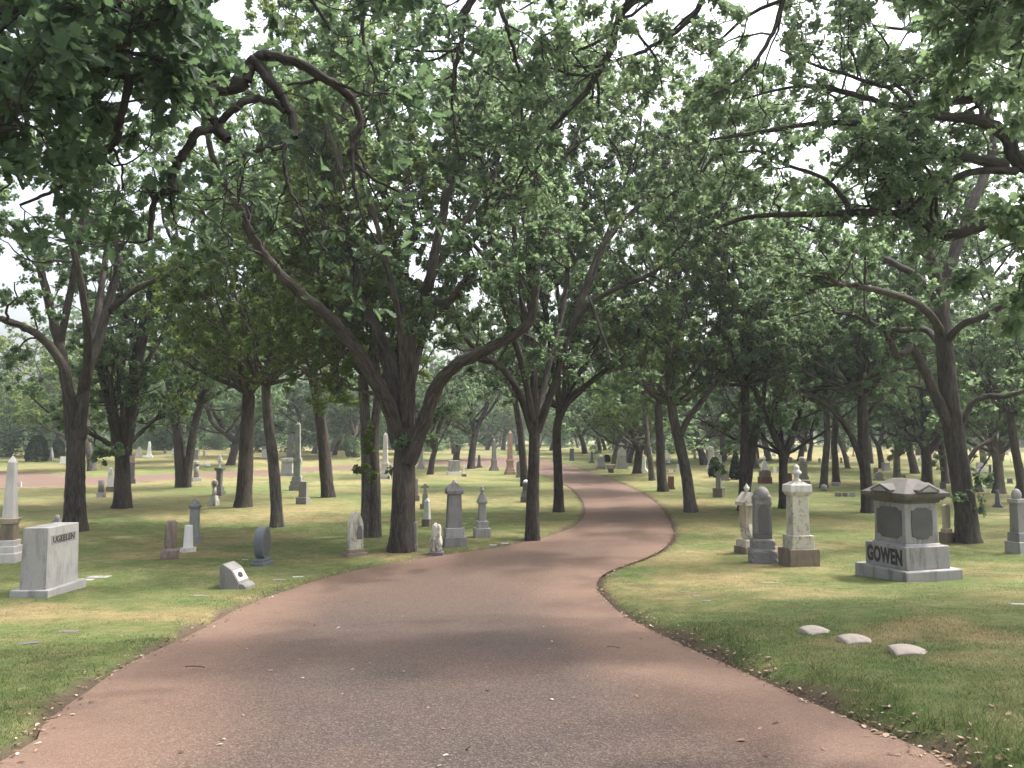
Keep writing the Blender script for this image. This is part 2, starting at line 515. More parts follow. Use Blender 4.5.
def blades(name, n, r0, r1, h0, h1, w, power=1.0, sel=None, lean=0.5):
    r = r0 * (r1 / r0) ** (rng.random(n) ** power)
    a = np.deg2rad(rng.uniform(-40, 40, n))
    x = r * np.sin(a); y = r * np.cos(a)
    sd = road_sd(x, y)
    keep = sd > 0.02 + 0.10 * rng.random(n) + 0.38 * np.maximum(0, fbm(x * 1.7 + 5, y * 1.7, 3) - .45)
    if sel is not None: keep &= sel(x, y, sd)
    bare = fbm(x * 1.1 + 50, y * 1.1 + 20, 4)
    keep &= (bare < 0.66) | (rng.random(n) < 0.25)
    x, y, sd = x[keep], y[keep], sd[keep]; n = len(x)
    z = lawn_h(x, y)
    h = rng.uniform(h0, h1, n) * (0.7 + 0.6 * fbm(x * 1.5, y * 1.5, 2))
    th = rng.uniform(0, 2 * np.pi, n)
    W = w * rng.uniform(0.6, 1.3, n) * (1 + np.hypot(x, y) / 14)
    dx, dy = np.cos(th), np.sin(th)
    ph = rng.uniform(0, 2 * np.pi, n); ln = h * lean * rng.random(n)
    B = np.stack([x, y, z - 0.01], 1)
    p0 = B + np.stack([dx * W, dy * W, 0 * W], 1); p1 = B - np.stack([dx * W, dy * W, 0 * W], 1)
    tip = B + np.stack([np.cos(ph) * ln, np.sin(ph) * ln, h], 1)
    Vb = np.stack([p0, p1, tip], 1).reshape(-1, 3)
    d = np.clip(dry_sun(x, y) + rng.normal(0, 0.26, n), 0, 1)
    return Vb, d, np.clip(rng.normal(0.5, 0.2, n), 0, 1)

sets = [blades('g', 260000, 3.2, 9.5, 0.018, 0.042, 0.0022, 1.0, None, 1.5),
        blades('g', 260000, 8.5, 26, 0.012, 0.028, 0.0026, 0.9, None, 1.6),
        blades('g', 130000, 2.8, 11, 0.05, 0.15, 0.0024, 0.8, lambda x, y, sd: (sd < 0.28 + 0.5 * fbm(x * 1.3, y * 1.3, 2)) & (fbm(x * 2.3 + 7, y * 2.3, 2) > .38 + .055 * (y - 4)) & (x > 0), 1.3),
        blades('g', 30000, 3.0, 14, 0.03, 0.06, 0.0026, 0.8, lambda x, y, sd: (sd < 0.5) & (x < 0), 0.8)]
Vb = np.concatenate([s[0] for s in sets]); db = np.concatenate([s[1] for s in sets]); cb = np.concatenate([s[2] for s in sets])
n = len(Vb) // 3
me = np_mesh('grass', Vb, np.arange(3 * n), np.full(n, 3), M['blades'])
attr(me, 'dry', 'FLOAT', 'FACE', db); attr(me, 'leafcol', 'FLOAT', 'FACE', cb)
tag(link(bpy.data.objects.new('grass', me)), 'short mown grass, part green and part dry, on both lawns', 'grass', kind='stuff')

# ------------------------------------------------------------------ fallen leaves and twigs
m, nt, out = new_mat('dead_leaves'); M['litter'] = m
rn = nd(nt, 'ShaderNodeAttribute', attribute_name='leafcol').outputs['Fac']
principled(nt, out, ramp(nt, rn, [(0.0, (0.05, 0.032, 0.022)), (0.45, (0.17, 0.11, 0.07)), (0.8, (0.33, 0.26, 0.19)), (1.0, (0.55, 0.50, 0.42))]), 0.9, 0.2)


def litter():
    xs, ys = [], []
    for P, lo, hi, nn in ((LC, -0.16, 0.24, 900), (RC, -0.10, 0.30, 1700)):
        S = resample(P, 0.05); S = S[(S[:, 1] > 3) & (S[:, 1] < 26)]
        wgt = 1 / np.hypot(S[:, 0], S[:, 1]) ** 0.6 * (0.25 + fbm(S[:, 0] * 1.4, S[:, 1] * 1.4, 2) ** 2)
        k = rng.choice(len(S), nn, p=wgt / wgt.sum())
        tg = np.gradient(S, axis=0)[k]; tg /= np.linalg.norm(tg, axis=1)[:, None]
        sgn = 1 if P is RC else -1
        off = rng.triangular(lo, 0.03, hi, nn) * sgn
        xs.append(S[k, 0] + tg[:, 1] * off); ys.append(S[k, 1] - tg[:, 0] * off)
    n2 = 320
    r = 3.2 * (30 / 3.2) ** rng.random(n2); a = np.deg2rad(rng.uniform(-38, 38, n2))
    xs.append(r * np.sin(a)); ys.append(r * np.cos(a))
    x = np.concatenate(xs); y = np.concatenate(ys); n = len(x)
    sd = road_sd(x, y)
    z = np.where(sd < 0, base_h(x, y) + 0.03 * sstep(0, 1.8, -sd), lawn_h(x, y)) + 0.006 + 0.02 * rng.random(n) * (sd > 0)
    L = rng.uniform(0.008, 0.026, n) * np.where(rng.random(n) < .12, 1.6, 1); Wd = L * rng.uniform(0.3, 0.55, n); th = rng.uniform(0, 2 * np.pi, n)
    c, s = np.cos(th), np.sin(th)
    tpl = [(-1, 0, 0), (-0.35, -1, .35), (0.45, -0.8, .3), (1, 0, .1), (0.45, 0.8, .5), (-0.35, 1, .3)]
    vs = []
    for (a_, b_, c_) in tpl:
        vs.append(np.stack([x + c * a_ * L - s * b_ * Wd, y + s * a_ * L + c * b_ * Wd, z + c_ * L * rng.uniform(0.0, 0.9, n)], 1))
    Vl = np.stack(vs, 1).reshape(-1, 3)
    base = np.arange(n)[:, None] * 6
    loops = np.concatenate([base + [0, 1, 2, 3], base + [0, 3, 4, 5]], 1).reshape(-1)
    me = np_mesh('leaf_litter', Vl, loops, np.full(2 * n, 4), M['litter'])
    cv = np.clip(rng.beta(1.5, 1.9, n), 0, 1)
    attr(me, 'leafcol', 'FLOAT', 'FACE', np.repeat(cv, 2))
    tag(link(bpy.data.objects.new('leaf_litter', me)), 'dead brown and bleached oak leaves strewn along the road edges', 'leaf litter', kind='stuff')
litter()
# ------------------------------------------------------------------ trees
def unit(v):
    return v / np.maximum(np.linalg.norm(v, axis=-1, keepdims=True), 1e-9)


def tubes(P, r, sides, flare=None):
    """P (N,k,3) centre lines, r (N,k) radii -> verts, quads, bark coordinates"""
    N, k, _ = P.shape
    Tn = np.empty_like(P)
    Tn[:, 1:-1] = P[:, 2:] - P[:, :-2]; Tn[:, 0] = P[:, 1] - P[:, 0]; Tn[:, -1] = P[:, -1] - P[:, -2]
    Tn = unit(Tn)
    mean = unit(P[:, -1] - P[:, 0])
    ref = np.where(np.abs(mean[:, 2:3]) < 0.75, np.array([[0, 0, 1.0]]), np.array([[1.0, 0, 0]]))
    b1 = unit(np.cross(Tn, ref[:, None, :] + 0 * Tn)); b2 = np.cross(Tn, b1)
    a = np.linspace(0, 2 * np.pi, sides, endpoint=False)
    rr = r[:, :, None] * np.ones(sides)
    if flare is not None: rr = rr * flare
    ca, sa = np.cos(a), np.sin(a)
    V = P[:, :, None, :] + rr[..., None] * (b1[:, :, None, :] * ca[None, None, :, None] + b2[:, :, None, :] * sa[None, None, :, None])
    ln = np.concatenate([np.zeros((N, 1)), np.cumsum(np.linalg.norm(np.diff(P, axis=1), axis=2), axis=1)], 1)
    off = rng.uniform(0, 50, (N, 1, 1))
    bc = np.stack([rr * ca, rr * sa, ln[:, :, None] + off + 0 * rr], -1)
    b = (np.arange(N)[:, None, None] * k + np.arange(k - 1)[None, :, None]) * sides
    i = np.arange(sides)[None, None, :]; j = (i + 1) % sides
    Q = np.stack([b + i, b + j, b + sides + j, b + sides + i], -1).reshape(-1, 4)
    return V.reshape(-1, 3), Q, bc.reshape(-1, 3)


def grow(S, D, L, k, gnarl, up, droop=0.0):
    """batch of wandering branches: starts (N,3), directions (N,3), lengths (N,)"""
    N = len(S); P = np.empty((N, k + 1, 3)); P[:, 0] = S
    d = unit(D); step = (L / k)[:, None]
    for q in range(k):
        d = unit(d + rng.normal(0, gnarl, (N, 3)) + np.array([0, 0, up - droop * q / k]))
        P[:, q + 1] = P[:, q] + d * step
    return P


def along(P, t):
    """points, tangents on (N,k,3) polylines at (N,m) parameters"""
    N, k, _ = P.shape
    f = np.clip(t, 0, 0.9999) * (k - 1); i = f.astype(int); f = (f - i)[..., None]
    n = np.arange(N)[:, None]
    a, b = P[n, i], P[n, i + 1]
    return a + (b - a) * f, unit(b - a)


LEAF_T = {  # outlines (along, across, lift), and faces
    'far': ([(0, 0, 0), (.5, -.36, .08), (1, 0, 0), (.55, .36, .08)], [[0, 1, 2, 3]]),
    'mid': ([(0, 0, 0), (.35, -.30, .10), (.78, -.27, .08), (1, 0, -.04), (.78, .27, .08), (.35, .30, .10)], [[0, 1, 2, 3], [0, 3, 4, 5]]),
    'near': ([(0, 0, 0), (.14, -.07, .02), (.24, -.21, .06), (.33, -.11, .03), (.45, -.30, .09), (.55, -.15, .05), (.70, -.31, .07), (.78, -.17, .03), (.92, -.17, .0), (1, 0, -.06),
              (.92, .17, .0), (.78, .17, .03), (.70, .31, .07), (.55, .15, .05), (.45, .30, .09), (.33, .11, .03), (.24, .21, .06), (.14, .07, .02)],
             [[0, 1, 2, 3], [0, 3, 4, 5], [0, 5, 6, 7], [0, 7, 8, 9], [0, 9, 10, 11], [0, 11, 12, 13], [0, 13, 14, 15], [0, 15, 16, 17]]),
}


class Tree:
    def __init__(self):
        self.per = 19; self.tb = []; self.leaf_p = []; self.leaf_d = []; self.leaf_s = []

    def tube(self, P, r, sides, flare=None):
        self.tb.append(tubes(P, r, sides, flare))

    def limb(self, pts, r0, r1, sides=9, gnarl=0.03, sec=True, dens=1.0, size=1.0, t0=0.3, leafy=1.0, lsize=0.115, t1=1.0):
        """one main limb along the given points, with its side branches, twigs and leaves"""
        C = cat_rom(pts, 7)
        n = len(C)
        w = rng.normal(0, 1, (n, 3)); w = np.cumsum(w, 0) * 0.45 + w * 0.25
        w -= np.linspace(0, 1, n)[:, None] * w[-1]
        C = C + w * gnarl * np.sin(np.linspace(0, np.pi, n))[:, None]
        t = np.linspace(0, 1, n)
        r = r0 + (r1 - r0) * t ** 0.8
        r = r * (1 + 0.05 * np.sin(np.arange(n) * 1.3 + rng.uniform(0, 6)))
        self.tube(C[None], r[None], sides)
        if sec:
            L = np.linalg.norm(np.diff(C, axis=0), axis=1).sum()
            self.branches(C[None], r[None], L, dens, size, t0, leafy, lsize, t1)
        return C

    def branches(self, P, r, L, dens, size, t0, leafy, lsize, t1=1.0):
        m = max(int(L * (1 - t0) * 2.3 * dens), 3)
        t = np.sort(rng.uniform(t0, t1, (1, m)), axis=1); t[0, -1] = 0.995 * t1
        S, Tn = along(P, t); S = S[0]; Tn = Tn[0]
        rad = np.interp(t[0], np.linspace(0, 1, r.shape[1]), r[0])
        rv = rng.normal(0, 1, (m, 3)); rv[:, 2] = rv[:, 2] * 0.65 + 0.25
        rv = rv - (rv * Tn).sum(1, keepdims=True) * Tn * 0.8
        D = unit(unit(rv) + Tn * 0.55)
        L2 = rng.uniform(0.8, 2.0, m) * size * (1.1 - 0.35 * t[0])
        r2 = np.minimum(rad * 0.55, 0.011 + 0.013 * L2)
        P2 = grow(S, D, L2, 8, 0.24, 0.05)
        self.tube(P2, r2[:, None] * np.linspace(1, 0.35, 9)[None], 5)
        # tertiary twigs
        m3 = max(int(5.2 * size * 1.1), 3)
        t3 = rng.uniform(0.2, 1.0, (m, m3)); t3[:, -1] = 0.99
        S3, T3 = along(P2, t3); S3 = S3.reshape(-1, 3); T3 = T3.reshape(-1, 3)
        rv = rng.normal(0, 1, S3.shape); rv[:, 2] *= 0.7
        D3 = unit(unit(rv) + T3 * 0.7)
        L3 = rng.uniform(0.3, 0.75, len(S3)) * (0.6 + 0.4 * size)
        P3 = grow(S3, D3, L3, 4, 0.26, 0.02, 0.06)
        self.tube(P3, (0.004 + 0.006 * L3)[:, None] * np.linspace(1, 0.45, 5)[None], 3)
        self.leaves(P3, leafy, lsize)

    def leaves(self, P3, leafy, lsize, cl=4, per=None):
        N = len(P3)
        if leafy <= 0: return
        per = per or self.per
        t = rng.uniform(0.4, 1.0, (N, cl)); t[:, -1] = 0.99
        S, Tn = along(P3, t)
        S = np.repeat(S.reshape(-1, 3), per, 0); Tn = np.repeat(Tn.reshape(-1, 3), per, 0)
        if leafy < 1:
            k = rng.random(len(S)) < leafy; S, Tn = S[k], Tn[k]
        elif leafy > 1:
            e = rng.random(len(S)) < leafy - 1
            S = np.concatenate([S, S[e]]); Tn = np.concatenate([Tn, Tn[e]])
        S = S + rng.normal(0, 0.04, S.shape)
        d = unit(Tn * 0.6 + unit(rng.normal(0, 1, S.shape)) + np.array([0, 0, -0.12]))
        self.leaf_p.append(S); self.leaf_d.append(d); self.leaf_s.append(lsize * rng.uniform(0.65, 1.25, len(S)))

    def build(self, name, label, loc, bark, leafm, tpl='mid', group=None, rz=0.0, cat='tree'):
        loc = np.array(loc, dtype=float)
        root = empty(name, loc, rz)
        tag(root, label, cat, group)
        Vs, Qs, Bs = [], [], []; o = 0
        for V, Q, B in self.tb:
            Vs.append(V); Qs.append(Q + o); Bs.append(B); o += len(V)
        V = np.concatenate(Vs) - loc; Q = np.concatenate(Qs)
        me = np_mesh('trunk', V, Q.ravel(), np.full(len(Q), 4), M[bark], True)
        attr(me, 'barkco', 'FLOAT_VECTOR', 'POINT', np.concatenate(Bs))
        link(bpy.data.objects.new('trunk', me), root)
        if self.leaf_p:
            link(bpy.data.objects.new('crown', self.crown_mesh(loc, leafm, tpl)), root)
        return root

    def crown_mesh(self, loc, leafm, tpl):
        S = np.concatenate(self.leaf_p) - loc; d = np.concatenate(self.leaf_d); s = np.concatenate(self.leaf_s)
        n = len(S)
        nz = unit(rng.normal(0, 0.75, (n, 3)) + np.array([0, 0, 0.9]))
        b = unit(np.cross(nz, d)); nz = np.cross(d, b)
        tv, tf = LEAF_T[tpl]
        tv = np.array(tv)
        V = S[:, None, :] + s[:, None, None] * (d[:, None, :] * tv[None, :, 0:1] + b[:, None, :] * tv[None, :, 1:2] * 1.1 + nz[:, None, :] * tv[None, :, 2:3] * rng.uniform(0.3, 2.2, (n, 1, 1)))
        base = np.arange(n)[:, None] * len(tv)
        loops = np.concatenate([base + np.array(f)[None] for f in tf], 1).reshape(-1)
        me = np_mesh('crown', V.reshape(-1, 3), loops, np.tile([len(f) for f in tf], n), M[leafm])
        cl = fbm(S[:, 0] * 0.9 + S[:, 2] * 0.7, S[:, 1] * 0.9 - S[:, 2] * 0.6, 2)
        c = np.clip(0.5 + 0.75 * (cl - 0.5) + rng.normal(0, 0.2, n), 0, 1)
        attr(me, 'leafcol', 'FLOAT', 'FACE', np.repeat(c, len(tf)))
        return me

    def trunk(self, C, r0, r1, sides=16, flare=True):
        """a standing stem along C (from the ground up), flared at the foot, with lumps"""
        C = cat_rom(C, 8); n = len(C)
        t = np.linspace(0, 1, n)
        h = np.concatenate([[0], np.cumsum(np.linalg.norm(np.diff(C, axis=0), axis=1))])
        r = r0 + (r1 - r0) * t ** 0.9
        if flare: r = r * (1 + 0.17 * np.exp(-h / 0.25))
        a = np.linspace(0, 2 * np.pi, sides, endpoint=False)
        ph = rng.uniform(0, 6, 4)
        f = 1 + 0.055 * np.sin(3 * a[None] + ph[0] + h[:, None] * 0.8) + 0.05 * np.sin(5 * a[None] + ph[1] - h[:, None] * 1.1) + rng.normal(0, 0.018, (n, sides))
        if flare: f = f + (0.22 * np.exp(-h / 0.22))[:, None] * (np.sin(4 * a + ph[2]) * 0.6 + np.sin(7 * a + ph[3]) * 0.4)[None]
        C = C.copy()
        if flare: C[0, 2] -= 0.12
        self.tube(C[None], r[None], sides, f[None])
        return C

    def auto(self, top, n, Lr, el, r0, lean=(0, 0), **kw):
        """n limbs fanning out from a point (or list of points)"""
        top = np.atleast_2d(top)
        az0 = rng.uniform(0, 6.28)
        for q in range(n):
            p = top[q % len(top)]
            az = az0 + q * 2.399963 + rng.uniform(-.35, .35)
            e = R(rng.uniform(*el))
            L = rng.uniform(*Lr)
            d = np.array([[math.cos(az) * math.cos(e) + lean[0], math.sin(az) * math.cos(e) + lean[1], math.sin(e)]])
            P = grow(p[None], d, np.array([L]), 7, 0.15, 0.11)[0]
            rr = r0 * rng.uniform(0.75, 1.1)
            self.limb(P, rr, 0.022, sides=7, gnarl=0.02, t0=0.22, **kw)


# ---- archetypes for the middle and far distance
def archetype(seed, H, Rc, leaf, dens, tpl, tr=0.24, bare=3.0, forks=1, leafy=1.0, bend=0.5):
    global rng
    keep = rng; rng = np.random.default_rng(seed)
    T = Tree(); T.per = 9
    lean = rng.normal(0, bend, 2)
    fk = bare * rng.uniform(0.75, 1.1)
    base = np.array([[0, 0, 0], [lean[0] * .15, lean[1] * .15, fk * .35], [lean[0] * .4, lean[1] * .4, fk * .7], [lean[0] * .7, lean[1] * .7, fk]])
    C = T.trunk(base, tr, tr * 0.78, 10)
    tops = []
    for q in range(forks):
        d = np.array([[rng.normal(0, .5), rng.normal(0, .5), 1.0]]) if forks > 1 else np.array([[lean[0] * .3, lean[1] * .3, 1.2]])
        P = grow(C[-1][None] - [[0, 0, .1]], d, np.array([(H - fk) * 0.55]), 6, 0.14, 0.12)[0]
        T.limb(P, tr * (0.72 if forks > 1 else 0.78), tr * 0.3, sides=8, t0=0.45, dens=dens, size=1.2, lsize=leaf, leafy=leafy)
        tops += [P[1], P[2], P[3], P[4], P[5], P[6]]
    tops = [C[-1]] + tops
    nl = 10 if forks == 1 else 13
    for q in range(nl):
        p = tops[(q * 2) % len(tops)] if q > 2 else tops[q % 2]
        z = (p[2] - fk) / max(H - fk, 1)
        T.auto(p, 1, (Rc * 0.75 * (1 - .45 * z), Rc * 1.1 * (1 - .45 * z)), (-4 + 40 * z, 38 + 40 * z), tr * 0.36, dens=dens, size=1.2, lsize=leaf, leafy=leafy)
    rng = keep
    return T


CN = [0]
def copy_tree(src, loc, rz, sc, label, group=None):
    r = src.copy(); COL.objects.link(r)
    r.location = tuple(float(v) for v in loc); r.rotation_euler = (0, 0, rz); r.scale = sc
    r['label'] = label
    if 'group' in r.keys(): del r['group']
    if group: r['group'] = group
    for ch in src.children:
        c = ch.copy(); COL.objects.link(c); c.parent = r
    return r


# ---- trees that stand out in the photograph: stems and limbs at their own places
def hero(label, base, stems, wpx, limbs=(), auto=(6, (2.2, 4.0), (15, 70)), leafm='leaf', bark='bark', leaf=0.088, size=1.15, dens=1.0, leafy=1.0,
         name='oak_tree', tpl='mid', sprouts=(), ext=2.4, nfit=None, group=None):
    bx, by = base
    if auto and auto[0] > 0: auto = (auto[0], (auto[1][0] * 1.2, auto[1][1] * 1.2), auto[2])
    gx_, gy_ = ground_at(bx, by)
    loc = np.array([gx_, gy_, float(lawn_h(np.array([gx_]), np.array([gy_]))[0])])
    pxm = gy_ / F
    T = Tree()
    P3 = lambda p: unproj(p[0], p[1], gy_ + (p[2] if len(p) > 2 else 0.0))
    tops = []
    kw = dict(size=size, dens=dens, leafy=leafy, lsize=leaf)
    for q, st in enumerate(stems):
        C = [P3(p) for p in st]
        w = wpx if not isinstance(wpx, (list, tuple)) else wpx[q]
        on_ground = st[0][1] >= by - 3
        if on_ground: C[0][2] = loc[2]
        C = T.trunk(C, w * pxm / 2, w * pxm / 2 * (0.72 if on_ground else 0.6), 18 if on_ground else 12, on_ground)
        tops.append(C[-1])
    for lb in limbs:
        pts, r0, r1 = lb[:3]; o = lb[3] if len(lb) > 3 else {}
        C = [P3(p) for p in pts]
        e = o.pop('ext', ext) if isinstance(o, dict) else ext
        if e > 0:
            d = unit(np.array([C[-1] - C[-2]]))[0]
            G = grow(C[-1][None], np.array([d + [0, 0, 0.35]]), np.array([e]), 5, 0.2, 0.10)[0][1:]
            C = C + list(G)
        k2 = dict(kw); k2.update(o)
        T.limb(C, r0 * pxm, max(r1 * pxm * (0.5 if e > 0 else 1), 0.015), gnarl=0.02, **k2)
    if auto and auto[0] > 0:
        n, Lr, el = auto[:3]
        per = max(1, int(n * 1.5) // len(tops))
        w = wpx if not isinstance(wpx, (list, tuple)) else max(wpx)
        for tp in tops:
            T.auto(tp, per, Lr, el, max(w * pxm / 2 * 0.42, 0.05), **kw)
            # a leader that carries the crown upwards
            G = grow(tp[None], np.array([[rng.normal(0, .25), rng.normal(0, .25), 1]]), np.array([Lr[1] * 1.5]), 6, 0.13, 0.12)[0]
            T.limb(G, w * pxm / 2 * 0.6, 0.03, gnarl=0.02, t0=0.25, **kw)
            T.auto(G[2:7], max(6, int(per * 1.1)), (Lr[0] * .8, Lr[1] * .85), (5, 70), max(w * pxm / 2 * 0.3, 0.04), **kw)
    for (sx, sy, dd, n) in sprouts:
        p = unproj(sx, sy, gy_ + dd)
        S = p[None] + rng.normal(0, 0.12, (n, 3))
        P = grow(S, rng.normal(0, 1, (n, 3)) + [0, -0.6, 0.1], rng.uniform(.25, .6, n), 4, .25, .0)
        T.tube(P, np.full((n, 1), .006) * np.linspace(1, .5, 5)[None], 3)
        T.leaves(P, 1.0, leaf)
    return T.build(name, label, loc, bark, leafm, tpl, group)
rng = np.random.default_rng(21)
# the big spreading oak left of the road
hero('thick dark oak left of the road whose limbs fan out wide, nearest the road', (401, 552),
     [[(401, 552), (402, 520), (403, 480), (404, 452), (405, 428)]], 26,
     [([(399, 446, 0), (390, 410, -.2), (372, 375, -.4), (352, 343, -.6), (330, 318, -.8), (308, 300, -1), (287, 281, -1.3), (268, 260, -1.6), (250, 232, -2)], 8.6, 3.6, dict(t0=.45)),
      ([(402, 436, .1), (396, 392, .3), (388, 352, .5), (372, 316, .7), (356, 290, .8), (340, 262, 1), (322, 222, 1.3)], 7.2, 3, dict(t0=.5)),
      ([(406, 436, 0), (408, 385, 0), (410, 335, 0), (417, 305, 0), (428, 285, -.2), (434, 255, -.2), (444, 205, 0), (455, 160, .4)], 8.4, 3.2, dict(t0=.5)),
      ([(417, 308, 0), (432, 301, -.4), (442, 305, -.8), (452, 296, -1.2)], 5, 3, dict(ext=.8)),
      ([(409, 462, -.2), (422, 425, -.4), (436, 388, -.6), (453, 367, -.9), (476, 354, -1.2), (502, 340, -1.5), (528, 320, -1.8)], 8.4, 3.2, dict(t0=.5)),
      ([(404, 420, .5), (400, 350, 1.0), (401, 300, 1.6), (394, 245, 2.2), (380, 190, 2.6)], 4.6, 2.6),
      ([(408, 400, .5), (425, 330, 1.4), (452, 270, 2.2), (490, 210, 2.6)], 4.2, 2.4),
      ([(400, 420, .3), (380, 340, 1.5), (340, 240, 2.5), (300, 170, 3.0)], 4, 2.4),
      ([(428, 285, -.2), (455, 235, .3), (490, 180, .8), (525, 130, 1.2)], 4, 2.2), ([(402, 436, .1), (372, 316, 1.0), (345, 230, 1.8), (330, 150, 2.2)], 3.6, 2),
      ([(404, 420, -.3), (400, 330, -1.2), (380, 240, -2.2), (360, 170, -2.8)], 3.2, 2, dict(t0=.4))],
     auto=(0, 0, 0), ext=2.7, leafy=1.2, dens=1.35, sprouts=[(418, 447, -.3, 3)])
# the oak further along, right at the road's inner edge
hero('slim dark oak right at the road edge where the road bends, with upright forking stems', (533, 540),
     [[(533, 540), (533, 500), (534, 460), (535, 420)]], 14,
     [([(532, 432, 0), (521, 398, -.3), (508, 377, -.5), (495, 363, -.8), (478, 352, -1.1), (462, 335, -1.5)], 3.8, 2, {}),
      ([(535, 425, 0), (534, 380, .1), (530, 350, .2), (526, 322, .2), (521, 280, .3), (515, 230, .5)], 4.5, 2.2, {}),
      ([(537, 432, 0), (548, 402, 0), (557, 376, -.1), (563, 350, -.2), (574, 325, -.4), (592, 302, -.6), (622, 285, -.9), (655, 272, -1.2)], 4.5, 1.8, {}),
      ([(563, 352, -.2), (574, 318, .2), (590, 280, .6), (606, 235, 1.0), (622, 195, 1.3)], 3.5, 1.8, {}),
      ([(536, 425, .2), (545, 380, 1.0), (560, 320, 1.8), (570, 250, 2.6)], 4, 2, {}),
      ([(533, 420, -.2), (520, 360, -1.2), (500, 290, -2), (490, 230, -2.6)], 3.6, 1.8, {}),
      ([(590, 300, -.6), (600, 330, -1), (608, 350, -1.3), (606, 365, -1.5)], 1.8, 1, dict(ext=0, leafy=.5)),
      ([(572, 325, -.2), (600, 250, .2), (640, 205, .6), (690, 190, .9)], 3, 1.6, {}), ([(526, 322, .2), (540, 250, -.4), (560, 180, -.8)], 3, 1.6, {}),
      ([(530, 340, .2), (510, 290, 1.2), (470, 240, 2.0)], 3.2, 1.8, {})],
     auto=(0, 0, 0), ext=2.8, leafy=1.2, dens=1.4)
hero('small oak just behind the bend with one stem curving over the road', (559, 513),
     [[(559, 513), (558, 470), (557, 430), (562, 410)]], 10,
     [([(561, 415, 0), (572, 396, -.2), (590, 382, -.4), (606, 370, -.7), (630, 352, -1)], 3.4, 1.8, {}),
      ([(559, 415, 0), (558, 380, .4), (562, 330, .8), (556, 270, 1.2)], 3.4, 1.8, {})],
     auto=(6, (2.6, 4.4), (10, 70)), leafm='leaf', leafy=1.15)
hero('thin stem oak leaning behind the road-edge oak at the bend', (525, 487), [[(525, 487), (523, 460), (520, 430), (515, 400)]], 8, auto=(7, (3, 4.5), (10, 65)))
# left side
hero('twin-stemmed oak on the lawn behind the square grey block stone', (75, 532),
     [[(75, 532), (75, 500), (76, 465), (76, 430)]], 21,
     [([(71, 440, 0), (71, 405, -.1), (66, 372, -.3), (55, 350, -.5), (38, 333, -.7), (18, 322, -1), (-8, 312, -1.4), (-40, 290, -2)], 5.6, 2.6, {}),
      ([(72, 430, 0), (68, 385, .2), (60, 345, .5), (52, 310, .8), (40, 260, 1.2)], 6.5, 2.6, {}),
      ([(79, 440, 0), (83, 400, 0), (90, 365, .1), (100, 338, .3), (108, 310, .5), (118, 270, .8)], 7, 2.8, {}),
      ([(90, 365, .1), (100, 300, 1.2), (110, 240, 2.0)], 4, 2, {}), ([(60, 345, .5), (72, 280, .4), (82, 220, .2)], 4, 2, {}), ([(85, 390, 0), (88, 350, -.7), (84, 300, -1.5), (70, 240, -2.2)], 4.5, 2, {}),
      ([(108, 312, .5), (135, 290, .2), (165, 275, -.2)], 3.5, 2, {})],
     auto=(0, 0, 0), ext=2.6, leafm='leaf', leafy=1.2, sprouts=[(95, 462, -.3, 4)])
T_BURL = hero('forked oak with a dark burl on its trunk', (122, 509),
     [[(122, 509), (122, 480), (122, 450)]], 17,
     [([(119, 455, 0), (113, 415, 0), (106, 390, 0), (99, 368, -.1), (92, 330, -.3)], 6, 3, {}),
      ([(125, 455, 0), (130, 415, 0), (135, 385, .1), (140, 355, .3), (150, 310, .6)], 6.5, 3, {}),
      ([(135, 385, .1), (148, 360, 1), (165, 330, 1.8)], 3, 2, {})],
     auto=(5, (3, 4.5), (15, 70)), leafy=1.1, leafm='leaf')
BURL = ground_at(122, 509)
hero('oak with two stems rising in a narrow V before the pale side road', (183, 488),
     [[(181, 488), (180, 460), (177, 430), (172, 400)], [(186, 488), (189, 460), (193, 432), (200, 405)]], [11, 9], auto=(8, (3, 5), (10, 65)), leafm='leaf', leafy=1.15)
hero('straight oak trunk with wide flared foot beside the tall cap column', (243, 508), [[(243, 508), (245, 470), (247, 430), (249, 395)]], 16, auto=(9, (2.6, 4.6), (5, 65)), leafm='leaf', leafy=1.1)
hero('slender leaning oak with a pale patch near its foot, beyond the dark disc stone', (276, 528), [[(277, 528), (276, 500), (273, 460), (268, 420), (266, 385)]], 12, auto=(8, (2, 3.6), (0, 60)), leafm='leaf_yellow', leafy=1.05, bark='bark_pale')
hero('tapering oak trunk leaning slightly, right of the small grey tablet on the left lawn', (327, 498), [[(328, 498), (325, 465), (322, 430), (317, 395), (312, 370)]], 13, auto=(8, (2.6, 4.2), (5, 60)), leafm='leaf', leafy=1.05)
hero('double-trunked pale oak directly behind the white gothic stone', (371, 538),
     [[(366, 538), (367, 490), (366, 430), (363, 375)], [(376, 537), (376, 490), (374, 440), (378, 395)]], [13, 11], auto=(8, (2, 3.6), (10, 65)), leafm='leaf_yellow', bark='bark_pale',
     sprouts=[(366, 470, -.3, 3), (372, 440, -.3, 4), (384, 461, -.3, 2)])
